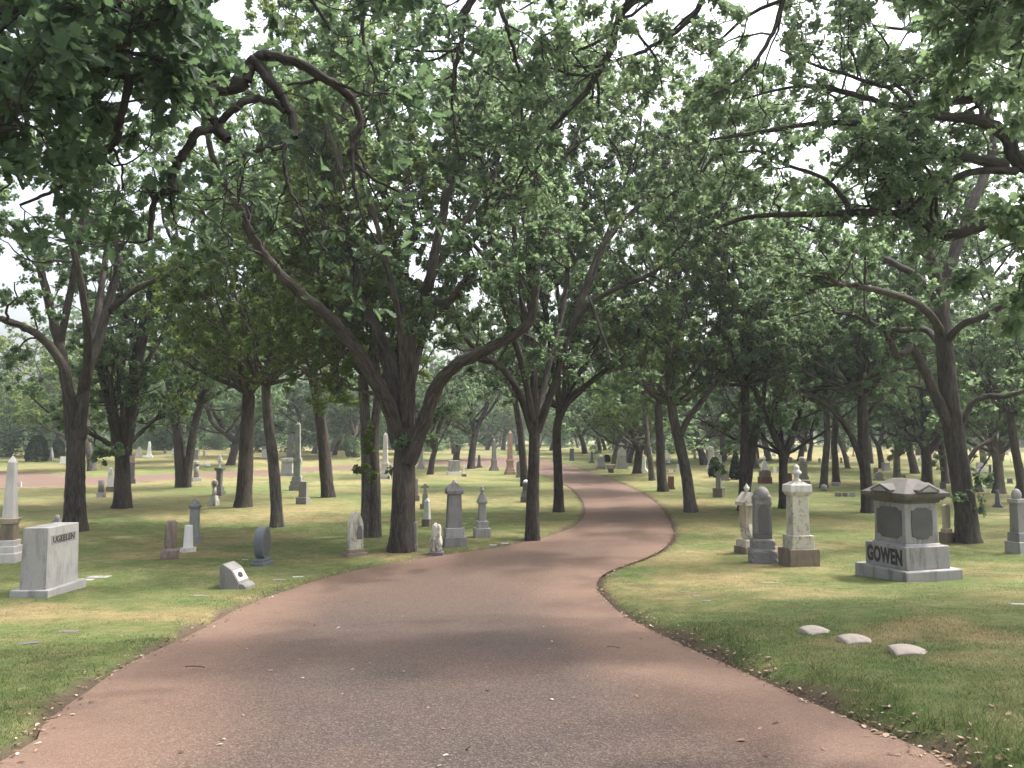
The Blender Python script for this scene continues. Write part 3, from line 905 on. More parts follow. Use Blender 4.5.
# right side
hero('pale leaning oak on the outer lawn of the road bend, arching over to the right', (691, 513),
     [[(691, 513), (687, 480), (681, 450), (675, 425), (671, 405)]], 12,
     [([(679, 440, 0), (688, 420, 0), (702, 402, 0), (714, 386, 0), (727, 372, 0), (742, 350, .2)], 3.6, 1.8, {})],
     auto=(7, (2.4, 4.2), (10, 70)), leafm='leaf_yellow', bark='bark_pale', leafy=1.1)
hero('dark straight oak beside the small red headstone at the road', (663, 492), [[(663, 492), (661, 470), (660, 440), (658, 405)]], 10, auto=(8, (3, 5), (5, 65)))
hero('oak of two stems, one upright, one arching right, behind the weathered shrine-like stone', (744, 512),
     [[(743, 512), (744, 470), (745, 430), (745, 385)]], 10,
     [([(746, 495, 0), (750, 462, 0), (754, 435, 0), (762, 413, -.1), (780, 401, -.2), (805, 389, -.4), (830, 385, -.6), (856, 382, -.9)], 4.5, 2, dict(t0=.5)),
      ([(762, 413, -.1), (765, 385, .5), (772, 350, 1.0)], 2.6, 1.6, {})], auto=(7, (2.8, 4.6), (0, 65)), leafy=1.1)
hero('crooked oak forking low just behind the white finial column', (783, 509),
     [[(784, 509), (783, 480), (783, 455)]], 10,
     [([(783, 460, 0), (778, 440, 0), (770, 425, 0), (763, 412, 0), (756, 395, .2)], 4, 2, {}), ([(784, 460, 0), (790, 440, .3), (797, 420, .5), (801, 395, .8)], 4, 2, {})],
     auto=(5, (2.8, 4.4), (15, 70)), leafm='leaf')
hero('nearer of two close dark oaks with a round boulder at its foot', (824, 489), [[(824, 489), (825, 465), (827, 440), (826, 405)]], 7.5, auto=(7, (3, 4.6), (5, 60)))
hero('farther of the two close dark oaks, right of the round boulder', (836, 484), [[(836, 484), (835, 460), (834, 440), (837, 405)]], 7, auto=(7, (3, 4.6), (5, 60)), leafm='leaf')
hero('dark oak rising behind the big roofed family monument, with one limb arching away left', (869, 514),
     [[(869, 514), (866, 480), (863, 440), (862, 395)]], 12,
     [([(866, 482, 0), (859, 455, 0), (850, 434, 0), (838, 416, -.1), (820, 402, -.3), (800, 394, -.6)], 3.6, 1.8, dict(t0=.5)), ([(863, 420, 0), (878, 402, .3), (895, 388, .6)], 2.5, 1.4, {})],
     auto=(7, (2.6, 4.2), (0, 60)), leafy=1.1)
hero('heavy oak with limbs forking both ways just above the monument roof', (926, 487),
     [[(927, 487), (927, 465), (925, 442)]], 11,
     [([(924, 448, 0), (916, 430, 0), (904, 419, 0), (888, 405, .1), (870, 395, .3)], 3.8, 2, {}), ([(928, 452, 0), (938, 440, 0), (948, 425, .1), (955, 405, .2)], 4, 2, {}),
      ([(925, 445, 0), (924, 415, .3), (922, 380, .5)], 4, 2, {})], auto=(5, (3, 4.6), (10, 65)))
hero('largest right-hand oak, a thick dark leaning trunk behind the roofed family monument', (967, 544),
     [[(967, 544), (965, 510), (960, 470), (954, 430), (949, 390), (945, 350), (940, 308)]], 21,
     [([(951, 428, 0), (941, 408, -.1), (930, 385, -.2), (920, 362, -.3), (910, 345, -.4), (903, 350, -.5), (897, 352, -.6), (892, 343, -.7)], 6, 2.4, dict(t0=.5, ext=.8)),
      ([(957, 452, 0), (962, 428, 0), (970, 408, 0), (984, 396, -.1), (1004, 394, -.3), (1030, 385, -.5)], 4, 2, dict(t0=.5)),
      ([(962, 470, 0), (975, 450, .1), (990, 440, .2)], 2.5, 1.4, dict(ext=.6)),
      ([(941, 320, 0), (935, 275, -.2), (920, 235, -.5), (900, 200, -.9)], 7, 3, {}),
      ([(941, 315, 0), (950, 265, .2), (965, 215, .5), (985, 170, .9)], 7, 3, {}),
      ([(942, 335, 0), (930, 315, -.8), (905, 300, -1.6), (870, 290, -2.4)], 4.5, 2, {}),
      ([(944, 345, 0), (962, 325, -.6), (985, 315, -1.3), (1015, 300, -2)], 4, 2, {}),
      ([(942, 330, 0), (930, 290, .9), (890, 262, 1.8), (850, 250, 2.4)], 5, 2, {}),
      ([(944, 350, 0), (925, 330, 1.0), (895, 330, 2.0), (860, 320, 2.6)], 4, 2, {})],
     auto=(0, 0, 0), ext=2.0, leafy=1.15)
hero('forked oak at the right lawn with paler stems splitting at chest height', (999, 494),
     [[(999, 494), (998, 475), (997, 455)]], 11,
     [([(997, 460, 0), (993, 440, 0), (991, 420, 0), (988, 395, .1)], 4.5, 2.4, {}), ([(999, 460, 0), (1003, 438, 0), (1005, 415, 0), (1010, 390, .2)], 4.5, 2.4, {})], auto=(5, (3, 4.5), (15, 65)), bark='bark_pale')
hero('leaning two-stem oak cut by the right edge of the view', (1024, 503), [[(1024, 503), (1020, 475), (1014, 445), (1010, 415)], [(1026, 500), (1028, 460), (1030, 420)]], [9, 7], auto=(8, (3, 4.6), (5, 65)))

# ---- near trees whose trunks stand just outside the picture; their boughs hang into it
def near_tree(label, bx, by, trunk, limbs, bark, leafm, top=(), tpl='near', leaf=.118, per=9):
    z = float(lawn_h(np.array([bx]), np.array([by]))[0])
    loc = np.array([bx, by, z]); T = Tree(); T.per = per
    C = [loc] + [np.array(p) for p in trunk]
    C = T.trunk(C, .34, .24, 18)
    for pts, r0, r1, o in limbs:
        o = dict(o); ab = o.pop('at', None)
        P = [unproj(*p) for p in pts]
        if ab is not None: P = [C[int(ab * (len(C) - 1))]] + P
        T.limb(P, r0, r1, lsize=leaf, gnarl=.014, **o)
    for o in top:
        T.auto(C[-1], **o)
    return T.build('oak_tree', label, loc, bark, leafm, tpl)

def up(px, py, d): return unproj(px, py, d)
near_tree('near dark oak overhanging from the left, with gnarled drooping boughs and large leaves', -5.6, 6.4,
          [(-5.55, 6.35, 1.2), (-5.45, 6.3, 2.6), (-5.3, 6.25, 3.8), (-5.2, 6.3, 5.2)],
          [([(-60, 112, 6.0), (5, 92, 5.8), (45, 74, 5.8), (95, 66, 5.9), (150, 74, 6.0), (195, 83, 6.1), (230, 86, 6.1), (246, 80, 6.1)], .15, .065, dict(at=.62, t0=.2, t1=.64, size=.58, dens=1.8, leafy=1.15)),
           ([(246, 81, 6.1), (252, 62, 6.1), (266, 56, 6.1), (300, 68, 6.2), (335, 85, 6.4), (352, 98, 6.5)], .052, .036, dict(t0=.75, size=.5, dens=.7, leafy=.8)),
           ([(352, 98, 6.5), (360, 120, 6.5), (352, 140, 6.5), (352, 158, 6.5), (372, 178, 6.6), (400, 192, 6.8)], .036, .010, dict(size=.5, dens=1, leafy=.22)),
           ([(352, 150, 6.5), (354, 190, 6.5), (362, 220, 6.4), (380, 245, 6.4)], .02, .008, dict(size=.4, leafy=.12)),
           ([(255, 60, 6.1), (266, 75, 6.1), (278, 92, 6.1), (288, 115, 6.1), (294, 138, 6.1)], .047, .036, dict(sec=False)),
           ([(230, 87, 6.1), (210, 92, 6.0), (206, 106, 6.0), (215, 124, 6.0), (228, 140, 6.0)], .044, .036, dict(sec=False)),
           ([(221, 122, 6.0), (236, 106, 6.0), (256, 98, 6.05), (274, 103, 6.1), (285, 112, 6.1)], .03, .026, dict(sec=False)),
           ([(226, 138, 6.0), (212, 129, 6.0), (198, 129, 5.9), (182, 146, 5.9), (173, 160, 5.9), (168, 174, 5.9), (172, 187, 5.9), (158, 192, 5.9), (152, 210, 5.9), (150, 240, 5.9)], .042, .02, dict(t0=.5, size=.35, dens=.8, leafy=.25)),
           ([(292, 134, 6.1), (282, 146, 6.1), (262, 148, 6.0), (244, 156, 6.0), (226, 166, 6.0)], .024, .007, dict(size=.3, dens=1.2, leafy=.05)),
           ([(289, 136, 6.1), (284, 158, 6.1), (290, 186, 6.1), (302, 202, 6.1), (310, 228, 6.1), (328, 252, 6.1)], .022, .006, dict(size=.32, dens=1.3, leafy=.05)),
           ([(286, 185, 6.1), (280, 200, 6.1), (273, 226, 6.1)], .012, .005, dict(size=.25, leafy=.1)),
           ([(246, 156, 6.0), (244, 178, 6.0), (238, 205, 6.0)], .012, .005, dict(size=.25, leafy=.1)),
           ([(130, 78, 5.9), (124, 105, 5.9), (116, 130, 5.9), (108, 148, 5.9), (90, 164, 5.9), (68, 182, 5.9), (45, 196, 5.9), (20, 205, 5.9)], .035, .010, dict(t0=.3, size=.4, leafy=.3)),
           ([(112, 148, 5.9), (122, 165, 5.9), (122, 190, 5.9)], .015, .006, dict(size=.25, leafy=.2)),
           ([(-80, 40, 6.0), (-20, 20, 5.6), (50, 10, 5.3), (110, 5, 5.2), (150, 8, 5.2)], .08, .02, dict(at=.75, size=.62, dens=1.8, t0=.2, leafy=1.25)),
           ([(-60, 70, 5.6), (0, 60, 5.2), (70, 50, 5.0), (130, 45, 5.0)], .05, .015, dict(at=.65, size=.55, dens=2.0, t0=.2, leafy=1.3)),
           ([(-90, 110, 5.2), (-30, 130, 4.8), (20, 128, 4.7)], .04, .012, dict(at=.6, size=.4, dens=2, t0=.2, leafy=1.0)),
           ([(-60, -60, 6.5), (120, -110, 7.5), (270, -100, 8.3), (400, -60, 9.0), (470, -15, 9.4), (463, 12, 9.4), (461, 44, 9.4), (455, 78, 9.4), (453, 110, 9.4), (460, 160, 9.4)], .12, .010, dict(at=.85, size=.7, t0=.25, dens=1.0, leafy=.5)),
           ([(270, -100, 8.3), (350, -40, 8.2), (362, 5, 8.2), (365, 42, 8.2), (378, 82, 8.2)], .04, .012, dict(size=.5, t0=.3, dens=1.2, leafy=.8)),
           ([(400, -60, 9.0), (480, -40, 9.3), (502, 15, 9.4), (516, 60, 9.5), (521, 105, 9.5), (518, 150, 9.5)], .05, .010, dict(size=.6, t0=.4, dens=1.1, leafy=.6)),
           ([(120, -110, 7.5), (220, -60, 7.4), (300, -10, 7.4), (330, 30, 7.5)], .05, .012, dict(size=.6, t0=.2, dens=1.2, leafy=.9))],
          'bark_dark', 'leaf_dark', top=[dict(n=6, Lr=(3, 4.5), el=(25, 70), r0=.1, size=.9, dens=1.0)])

near_tree('near oak overhanging from the right, its long level boughs crossing the sky', 9.6, 10.8,
          [(9.6, 10.8, 1.0), (9.5, 10.7, 2.8), (9.3, 10.5, 4.6), (9.1, 10.4, 6.6)],
          [([(1090, 205, 10.4), (1024, 218, 10.2), (982, 227, 10.1), (945, 238, 10.0), (925, 226, 9.9), (895, 217, 9.8), (824, 215, 9.6), (754, 217, 9.3), (724, 225, 9.2)], .13, .02, dict(at=.5, t0=.35, size=.9, leafy=.75)),
           ([(1060, 185, 10.2), (1019, 161, 10.0), (1002, 128, 9.9), (976, 114, 9.8), (949, 111, 9.8), (915, 111, 9.7), (875, 119, 9.6), (814, 121, 9.4), (747, 133, 9.2), (710, 140, 9.1)], .12, .015, dict(at=.6, t0=.35, size=.9, leafy=.8)),
           ([(1080, 90, 10.6), (1024, 94, 10.7), (982, 97, 10.8), (942, 102, 10.9), (895, 104, 11.0), (868, 97, 11.0), (831, 89, 11.1), (791, 87, 11.2), (740, 100, 11.3)], .10, .015, dict(at=.75, t0=.25, size=1.0, leafy=.8)),
           ([(962, 89, 10.8), (929, 81, 10.6), (881, 87, 10.4), (828, 71, 10.2), (780, 50, 10.0)], .05, .012, dict(size=.8, leafy=.8)),
           ([(1016, 171, 10.0), (972, 171, 9.8), (932, 191, 9.6), (905, 213, 9.5)], .06, .03, dict(size=.7, leafy=.7)),
           ([(1005, 165, 10.0), (966, 158, 9.7), (930, 150, 9.5), (915, 143, 9.4), (902, 134, 9.4)], .07, .05, dict(size=.5, dens=.5, leafy=.6)),
           ([(905, 137, 9.4), (894, 152, 9.3), (888, 182, 9.3)], .03, .012, dict(size=.5, leafy=.7)),
           ([(848, 215, 9.6), (845, 202, 9.6), (824, 181, 9.5), (784, 165, 9.3), (760, 151, 9.2), (720, 155, 9.0)], .04, .012, dict(size=.8, leafy=.8)),
           ([(1100, 20, 10.5), (1040, 20, 10.5), (980, 10, 10.2), (920, 5, 10), (840, -10, 9.8), (760, 10, 9.6), (720, 40, 9.5)], .09, .015, dict(at=.9, size=1.0, t0=.2, leafy=.85)),
           ([(1060, -60, 10), (940, -110, 9.5), (820, -90, 9.4), (720, -50, 9.4), (642, -2, 9.4), (615, 22, 9.4), (602, 60, 9.4), (582, 92, 9.5), (552, 126, 9.6), (529, 159, 9.7), (516, 184, 9.8)], .13, .010, dict(at=.95, size=.8, t0=.3, dens=.9, leafy=.55)),
           ([(720, -50, 9.4), (700, 5, 9.3), (680, 28, 9.3), (640, 54, 9.3), (605, 66, 9.4), (575, 85, 9.4)], .05, .010, dict(size=.75, t0=.2, leafy=.8)),
           ([(720, -50, 9.4), (660, -30, 9.2), (610, -20, 9.0), (560, -10, 8.9), (520, 10, 8.8)], .05, .010, dict(size=.75, t0=.2, dens=1.2, leafy=.8)),
           ([(820, -90, 9.4), (790, -20, 9.2), (770, 40, 9.1), (740, 80, 9.0), (700, 100, 9.0)], .05, .010, dict(size=.8, t0=.2, leafy=.8)),
           ([(1100, 120, 8.5), (1080, 60, 6.8), (1050, 20, 5.4), (1015, 15, 4.8), (985, 30, 4.5)], .06, .010, dict(at=.7, size=.34, dens=1.6, t0=.55, leafy=1.1)),
           ([(1120, 215, 8.0), (1100, 222, 6.2), (1070, 225, 5.2), (1040, 240, 4.8), (1022, 258, 4.7)], .05, .008, dict(at=.6, size=.10, dens=.9, t0=.8, leafy=1))],
          'bark_dark', 'leaf', top=[dict(n=6, Lr=(3, 4.5), el=(30, 70), r0=.1, size=1.0, dens=1.0), dict(n=9, Lr=(4.5, 7.0), el=(12, 42), r0=.1, lean=(-.8, -.35), size=1.1, dens=1.1, lsize=.1)], leaf=.076, per=24)  # second top set: limbs added above the frame to shade the foreground

# ---- middle distance and far trees: eight patterns, copied
ARCH = []
specs = [(101, 13.5, 5.8, .17, 1.0, .24, 2.2, 1), (102, 14.5, 6.2, .17, 1.0, .27, 2.4, 2), (103, 12.5, 5.6, .17, 1.05, .22, 2.2, 2), (104, 14.0, 5.8, .17, 1.0, .25, 2.7, 1),
         (105, 15.0, 6.2, .17, 1.0, .28, 2.5, 3), (106, 13.0, 5.6, .17, 1.05, .23, 2.3, 1)]
FARG = 'oaks far back in the grove'
far_list = [  # px, py, trunk width px, label
    (25, 444, 8, 'thick oak far beyond the clipped round bush'), (46, 441, 6, 'oak at the far end behind the small clipped bush on the left'),
    (219, 444, 6, 'pale straight oak far back between the dark low evergreens'), (154, 446, 6, 'slim far oak above the pale obelisk pair on the left'), (133, 447, 6, 'grey far oak seen right behind the burl oak'),
    (296, 458, 8, 'dark forked oak directly behind the tall grey obelisk'), (314, 454, 6, 'pale upright oak right of the tall grey obelisk'), (338, 443, 6, 'far oak beside the green-yellow low bush'), (343, 442, 4, 'thinner far oak close by the green-yellow low bush'),
    (425, 447, 4, 'thin far oak glimpsed right of the thickest road-edge trunk'), (430, 475, 6, 'thin pale oak left of the grey square tablet'), (456, 461, 7, 'dark slim oak rising right behind the grey square tablet'), (447, 449, 5, 'oak at the far side of the road above the grey square tablet'),
    (471, 469, 8, 'dark leaning oak beside the little dark obelisk'), (487, 450, 5, 'straight dark oak on the far side of the road before the open light'), (503, 450, 6, 'forked dark oak between the grey and the pink obelisks'),
    (585, 454, 6, 'oak right beyond the road where it leaves the view'), (600, 453, 4, 'leaning thin oak over the light tablet by the far road'), (613, 467, 5, 'dark thin oak between the two grey tablets by the far road'), (621, 456, 9, 'stout far oak behind the white cross-topped stone'),
    (637, 474, 9, 'dark thick oak beside the white leaning obelisk'), (652, 481, 6, 'pale narrow trunk left of the straight oak by the red headstone'), (704, 465, 8, 'pale straight oak behind the white far column'), (712, 449, 5, 'slanting oak far behind the white column'),
    (724, 461, 8, 'broad far oak to the right of the white column'), (737, 448, 4, 'thin far oak above the conical evergreen'), (757, 459, 5, 'far oak left of the white statue on its red base'), (768, 461, 7, 'dark oak right behind the white statue on its red base'),
    (800, 461, 6, 'leaning far oak behind the tall grey block'), (809, 461, 5, 'upright far oak right of the tall grey block'), (848, 469, 5, 'slim far oak above the little row of low stones'), (871, 464, 5, 'far oak left of the lone grey tablet'), (882, 469, 6, 'dark far oak just beside the lone grey tablet'),
    (897, 478, 7, 'straight slender oak behind the monument roof'), (915, 474, 8, 'pale double oak behind the heavy forking oak'), (946, 484, 8, 'oak half hidden by the thick leaning trunk on the right'), (984, 464, 6, 'far oak by the bright meadow road on the right')]
first = {}
for a, (sd, H, Rc, lf, dn, tr, bare, fk) in enumerate(specs):
    T = archetype(sd, H, Rc, lf, dn, 'far', tr, bare, fk, 0.8)
    ARCH.append((T, tr))


def place_far(k, loc, rz, sc, label, group=None):
    a = k % len(ARCH)
    T, tr = ARCH[a]
    if a not in first:
        r = T.build('oak_tree', label, (0, 0, 0), 'bark' if a % 3 else 'bark_pale', ('leaf', 'leaf', 'leaf', 'leaf_yellow', 'leaf', 'leaf_dark')[a], 'far', group)
        r.location = tuple(float(v) for v in loc); r.rotation_euler = (0, 0, rz); r.scale = sc
        first[a] = r
        return r
    return copy_tree(first[a], loc, rz, sc, label, group)

random.seed(5)
taken = []
for k, (px, py, w, lab) in enumerate(far_list):
    x, y = ground_at(px, py); z = float(base_h(x, y))
    tr = ARCH[k % len(ARCH)][1]
    s = max(0.75, min(1.35, (w * y / F / 2) / tr))
    place_far(k, (x, y, z - .05), random.uniform(0, 6.28), (s, s, random.uniform(.85, 1.05)), lab)
    taken.append((x, y))
# the grove goes on behind: oaks nothing tells apart at this distance
cnt = 0
for q in range(5000):
    if cnt >= 150: break
    y = random.uniform(50, 175); x = random.uniform(-0.80, 0.80) * y
    if min(math.hypot(x - a, y - b) for a, b in taken) < 5.5: continue
    if float(road_sd(np.array([x]), np.array([y]))[0]) < 2: continue
    if x > 0.28 * y and 62 < y < 120 and random.random() < .6: continue       # the open bright meadow at the right
    if -0.07 * y < x < 0.0 * y and 80 < y < 115 : continue      # open light behind the bend
    place_far(q, (x, y, float(base_h(x, y)) - .05), random.uniform(0, 6.28), (random.uniform(.9, 1.25),) * 2 + (random.uniform(.85, 1.1),),
              'oak of the distant grove, seen only as one of many hazy trunks and crowns', FARG)
    taken.append((x, y)); cnt += 1
# a few oaks out at both flanks and behind the near ones, part of the same canopy
flank = [(-17, 15, 'oak past the left edge of the view, only its outer leaves reaching in'), (17.5, 19, 'oak past the right edge of the view, only its outer boughs reaching in')]
for q, (x, y, lab) in enumerate(flank):
    place_far(q + 1, (x, y, float(base_h(x, y)) - .05), q * 2.1, (1.05, 1.05, 1.0), lab)
# the last wood, one mass at the end of the view
T = Tree(); keep = rng; rng = np.random.default_rng(77)
n = 34000
a = np.deg2rad(rng.uniform(-52, 52, n)); r = rng.uniform(165, 250, n)
x = r * np.sin(a); y = r * np.cos(a)
hgt = 9 + 9 * fbm(np.rad2deg(a) * .55, r * .02, 4)
gap = fbm(np.rad2deg(a) * .9 + 30, r * 0 + 2, 3)
z = base_h(x, y) + hgt * np.sqrt(rng.random(n)) * (0.55 + .6 * gap)
T.leaf_p.append(np.stack([x, y, z], 1)); T.leaf_d.append(unit(rng.normal(0, 1, (n, 3)))); T.leaf_s.append(rng.uniform(1.4, 2.6, n))
me = T.crown_mesh(np.zeros(3), 'leaf', 'far'); rng = keep
tag(link(bpy.data.objects.new('far_wood', me)), 'hazy green wood closing the view at the far end', 'wood', kind='stuff')
# ------------------------------------------------------------------ gravestones
rng = np.random.default_rng(99)


def bm_box(w0, w1, z0, z1, dr, d0=None, d1=None, bev=0.0):
    bm = bmesh.new()
    d0 = w0 * dr if d0 is None else d0; d1 = w1 * dr if d1 is None else d1
    v = [bm.verts.new((sx * w / 2, sy * d / 2, z)) for (w, d, z) in ((w0, d0, z0), (w1, d1, z1)) for (sx, sy) in ((-1, -1), (1, -1), (1, 1), (-1, 1))]
    for f in ((3, 2, 1, 0), (4, 5, 6, 7), (0, 1, 5, 4), (1, 2, 6, 5), (2, 3, 7, 6), (3, 0, 4, 7)):
        bm.faces.new([v[k] for k in f])
    if bev > 0: bmesh.ops.bevel(bm, geom=bm.edges[:], offset=bev, segments=2, affect='EDGES', profile=0.5)
    return bm


def bm_prism(prof, y0, y1, bev=0.0):
    """profile in x,z extruded along y"""
    bm = bmesh.new()
    a = [bm.verts.new((x, y0, z)) for x, z in prof]; b = [bm.verts.new((x, y1, z)) for x, z in prof]
    bm.faces.new(a); bm.faces.new(b[::-1])
    n = len(prof)
    for k in range(n): bm.faces.new((a[(k + 1) % n], a[k], b[k], b[(k + 1) % n]))
    bmesh.ops.recalc_face_normals(bm, faces=bm.faces)
    if bev > 0: bmesh.ops.bevel(bm, geom=[e for e in bm.edges if e.calc_length() > bev * 2.2], offset=bev, segments=1, affect='EDGES')
    return bm


def bm_lathe(prof, seg=16):
    bm = bmesh.new(); rings = []
    for r, z in prof:
        rings.append([bm.verts.new((max(r, .001) * math.cos(2 * math.pi * k / seg), max(r, .001) * math.sin(2 * math.pi * k / seg), z)) for k in range(seg)])
    for A, B in zip(rings[:-1], rings[1:]):
        for k in range(seg):
            f = bm.faces.new((A[k], A[(k + 1) % seg], B[(k + 1) % seg], B[k])); f.smooth = True
    bm.faces.new(rings[0][::-1]); bm.faces.new(rings[-1])
    return bm


def bm_rock(w, d, z0, z1, seed, rough=.12, sq=3.0):
    """rough hewn lump: a rounded box with broken facets"""
    bm = bmesh.new()
    bmesh.ops.create_icosphere(bm, subdivisions=3, radius=1)
    r_ = np.random.default_rng(seed); off = r_.uniform(0, 50, 2)
    for v in bm.verts:
        x, y, z = v.co
        k = (abs(x) ** sq + abs(y) ** sq + abs(z) ** sq) ** (-1 / sq)
        n = float(fbm(x * 2.2 + off[0] + z, y * 2.2 + off[1] - z * 1.3, 3)) - .5
        n2 = float(fbm(x * 6 + off[0] + z * 4, y * 6 + off[1] - z * 3, 2)) - .5
        k *= 1 + n * rough * 4 + n2 * rough * 1.6
        v.co = (x * k * w / 2, y * k * d / 2, z0 + (z * k + 1) / 2 * (z1 - z0))
    return bm


def arch_top(w, h, rise, gothic=False, n=9, shoulder=0.0):
    """outline of a headstone, foot at z=0"""
    p = [(-w / 2, 0), (w / 2, 0)]
    ws = w / 2 * (1 - shoulder)
    if shoulder > 0: p.append((w / 2, h - rise))
    for k in range(n + 1):
        t = k / n
        if gothic:
            x = ws * (1 - t); z = h - rise + rise * math.sin(t * math.pi / 2) ** .85 if t < 1 else h
        else:
            x = ws * math.cos(t * math.pi / 2); z = h - rise + rise * math.sin(t * math.pi / 2)
        p.append((x, z))
    q = [(-x, z) for x, z in p[2:][::-1] if x > 1e-6]
    return p + q


def tier_bm(shape, W, H, w0, w1, z0, z1, dr, bev, o, seed):
    w0 *= W; w1 *= W; z0 *= H; z1 *= H
    if shape == 'box': return bm_box(w0, w1, z0, z1, dr, bev=bev)
    if shape == 'pyr': return bm_box(w0, max(w1, .01), z0, z1, dr, bev=0)
    if shape == 'gable':
        bm = bm_prism([(-w0 / 2, z0), (w0 / 2, z0), (w0 / 2, z0 + (z1 - z0) * .25), (0, z1), (-w0 / 2, z0 + (z1 - z0) * .25)], -w0 * dr / 2, w0 * dr / 2)
        return bm
    if shape in ('round', 'gothic', 'shoulder'):
        h = z1 - z0
        pr = arch_top(w0, h, min(h * .5, w0 * (.5 if shape != 'gothic' else .8)) * o.get('rise', 1), shape == 'gothic', shoulder=.22 if shape == 'shoulder' else 0)
        t = w0 * o.get('t', .3)
        bm = bm_prism(pr, -t / 2, t / 2, bev * .6)
        for v in bm.verts: v.co.z += z0
        return bm
    if shape == 'ball': return bm_lathe([(w0 / 2 * math.sin(a), z0 + (z1 - z0) * (1 - math.cos(a)) / 2) for a in np.linspace(.02, math.pi - .02, 9)], 12)
    if shape == 'cyl': return bm_lathe([(w0 / 2, z0), (w1 / 2, z1)], 16)
    if shape == 'urn':
        h = z1 - z0
        return bm_lathe([(w0 * a / 2, z0 + h * b) for a, b in ((.55, 0), (.55, .08), (.25, .16), (.3, .24), (.75, .42), (.95, .58), (.9, .68), (.5, .76), (.55, .8), (.35, .88), (.12, .93), (.16, .97), (.02, 1))], 14)
    if shape == 'finial':
        h = z1 - z0
        return bm_lathe([(w0 * a / 2, z0 + h * b) for a, b in ((.8, 0), (.8, .1), (.5, .2), (.45, .38), (.95, .46), (1, .56), (.7, .66), (.5, .72), (.62, .8), (.5, .88), (.2, .95), (.03, 1))], 14)
    if shape == 'rock': return bm_rock(w0, w0 * dr * o.get('dr', 1), z0, z1, seed, o.get('rough', .12), o.get('sq', 3.2))
    if shape == 'cross':
        h = z1 - z0; a = w0 / 2; s = w0 * .16; zc = z0 + h * .62
        return bm_prism([(-s, z0), (s, z0), (s, zc), (a, zc), (a, zc + 2 * s), (s, zc + 2 * s), (s, z1), (-s, z1), (-s, zc + 2 * s), (-a, zc + 2 * s), (-a, zc), (-s, zc)], -s, s, bev * .5)
    if shape == 'disc':
        h = z1 - z0
        pr = [(w0 / 2 * math.cos(a), z0 + h * (.5 + .5 * math.sin(a))) for a in np.linspace(0, 2 * math.pi, 36, endpoint=False)]
        pr = [(x, max(z, z0 + h * .04)) for x, z in pr]
        t = w0 * o.get('t', .4)
        return bm_prism(pr, -t / 2, t / 2, 0)
    raise ValueError(shape)


def bm_to(bm, name, mats, parent=None):
    me = bpy.data.meshes.new(name); bm.to_mesh(me); bm.free()
    for m_ in mats: me.materials.append(m_)
    o = bpy.data.objects.new(name, me)
    return link(o, parent)


def place(px, py):
    x, y = ground_at(px, py)
    z = float(lawn_h(np.array([x]), np.array([y]))[0])
    for _ in range(2 if py > 500 else 0):
        u, w = ray(px, py); y = y * 0.3 + 0.7 * (CAMZ - z) / -w; x = u * y
        z = float(lawn_h(np.array([x]), np.array([y]))[0])
    return x, y, z


NST = [0]
def stone(name, label, px, py, wpx, hpx, tiers, rz=None, dr=.9, cat='gravestone', group=None, single=None, lean=0.0):
    """tiers: (part, shape, width at foot, width at top, z from, z to, material, options)"""
    NST[0] += 1
    x, y, z = place(px, py)
    s = y / F
    if rz is None: rz = R((NST[0] * 47) % 50 - 25) - math.atan2(x, y) * .6
    W = wpx * s / (abs(math.cos(rz + math.atan2(x, y))) + dr * abs(math.sin(rz + math.atan2(x, y)))) if dr > 0 else wpx * s
    H = hpx * s
    near = hpx > 26
    bev = .012 if near else 0
    single = (hpx < 21) if single is None else single
    if single:
        bmA = bmesh.new(); mats = []
        for q, t in enumerate(tiers):
            o = t[7] if len(t) > 7 else {}
            b = tier_bm(t[1], W, H, t[2], t[3], t[4] - (.04 if q == 0 else .004), t[5], o.get('d', dr), 0, o, NST[0] * 31 + q)
            if t[6] not in mats: mats.append(t[6])
            for f in b.faces: f.material_index = mats.index(t[6])
            me = bpy.data.meshes.new('t'); b.to_mesh(me); b.free(); bmA.from_mesh(me); bpy.data.meshes.remove(me)
        ob = bm_to(bmA, name, [M[k] for k in mats])
        ob.location = (x, y, z); ob.rotation_euler = (lean, lean * .6, rz)
        return tag(ob, label, cat, group, 'thing')
    root = empty(name, (x, y, z), rz); root.rotation_euler = (lean, lean * .6, rz)
    tag(root, label, cat, group, 'thing')
    for q, t in enumerate(tiers):
        o = t[7] if len(t) > 7 else {}
        b = tier_bm(t[1], W, H, t[2], t[3], t[4] - (.06 if q == 0 else .003), t[5], o.get('d', dr), bev, o, NST[0] * 31 + q)
        bm_to(b, t[0], [M[t[6]]], root)
    return root


def obelisk(m, mb=None, sh=.5):
    mb = mb or m
    return [('base', 'box', 1, 1, 0, .07, mb), ('base', 'box', .84, .82, .07, .13, mb), ('die', 'box', .62, .6, .13, .30, m), ('cornice', 'box', .72, .68, .30, .34, m), ('shaft', 'box', sh, sh * .66, .34, .94, m), ('tip', 'pyr', sh * .66, .02, .94, 1, m)]
def tallob(m, mb=None):
    return [('base', 'box', 1, 1, 0, .08, mb or m), ('base', 'box', .78, .75, .08, .16, m), ('shaft', 'box', .52, .3, .16, .95, m), ('tip', 'pyr', .3, .02, .95, 1, m)]
def tablet(m, mb=None, shape='round', t=.3):
    return [('base', 'box', 1, 1, 0, .16, mb or m, {'d': .5}), ('tablet', shape, .78, .78, .16, 1, m, {'t': t})]
def block(m, mb=None, b=.16):
    return [('base', 'box', 1, .97, 0, b, mb or m), ('block', 'box', .78, .75, b, 1, m)]
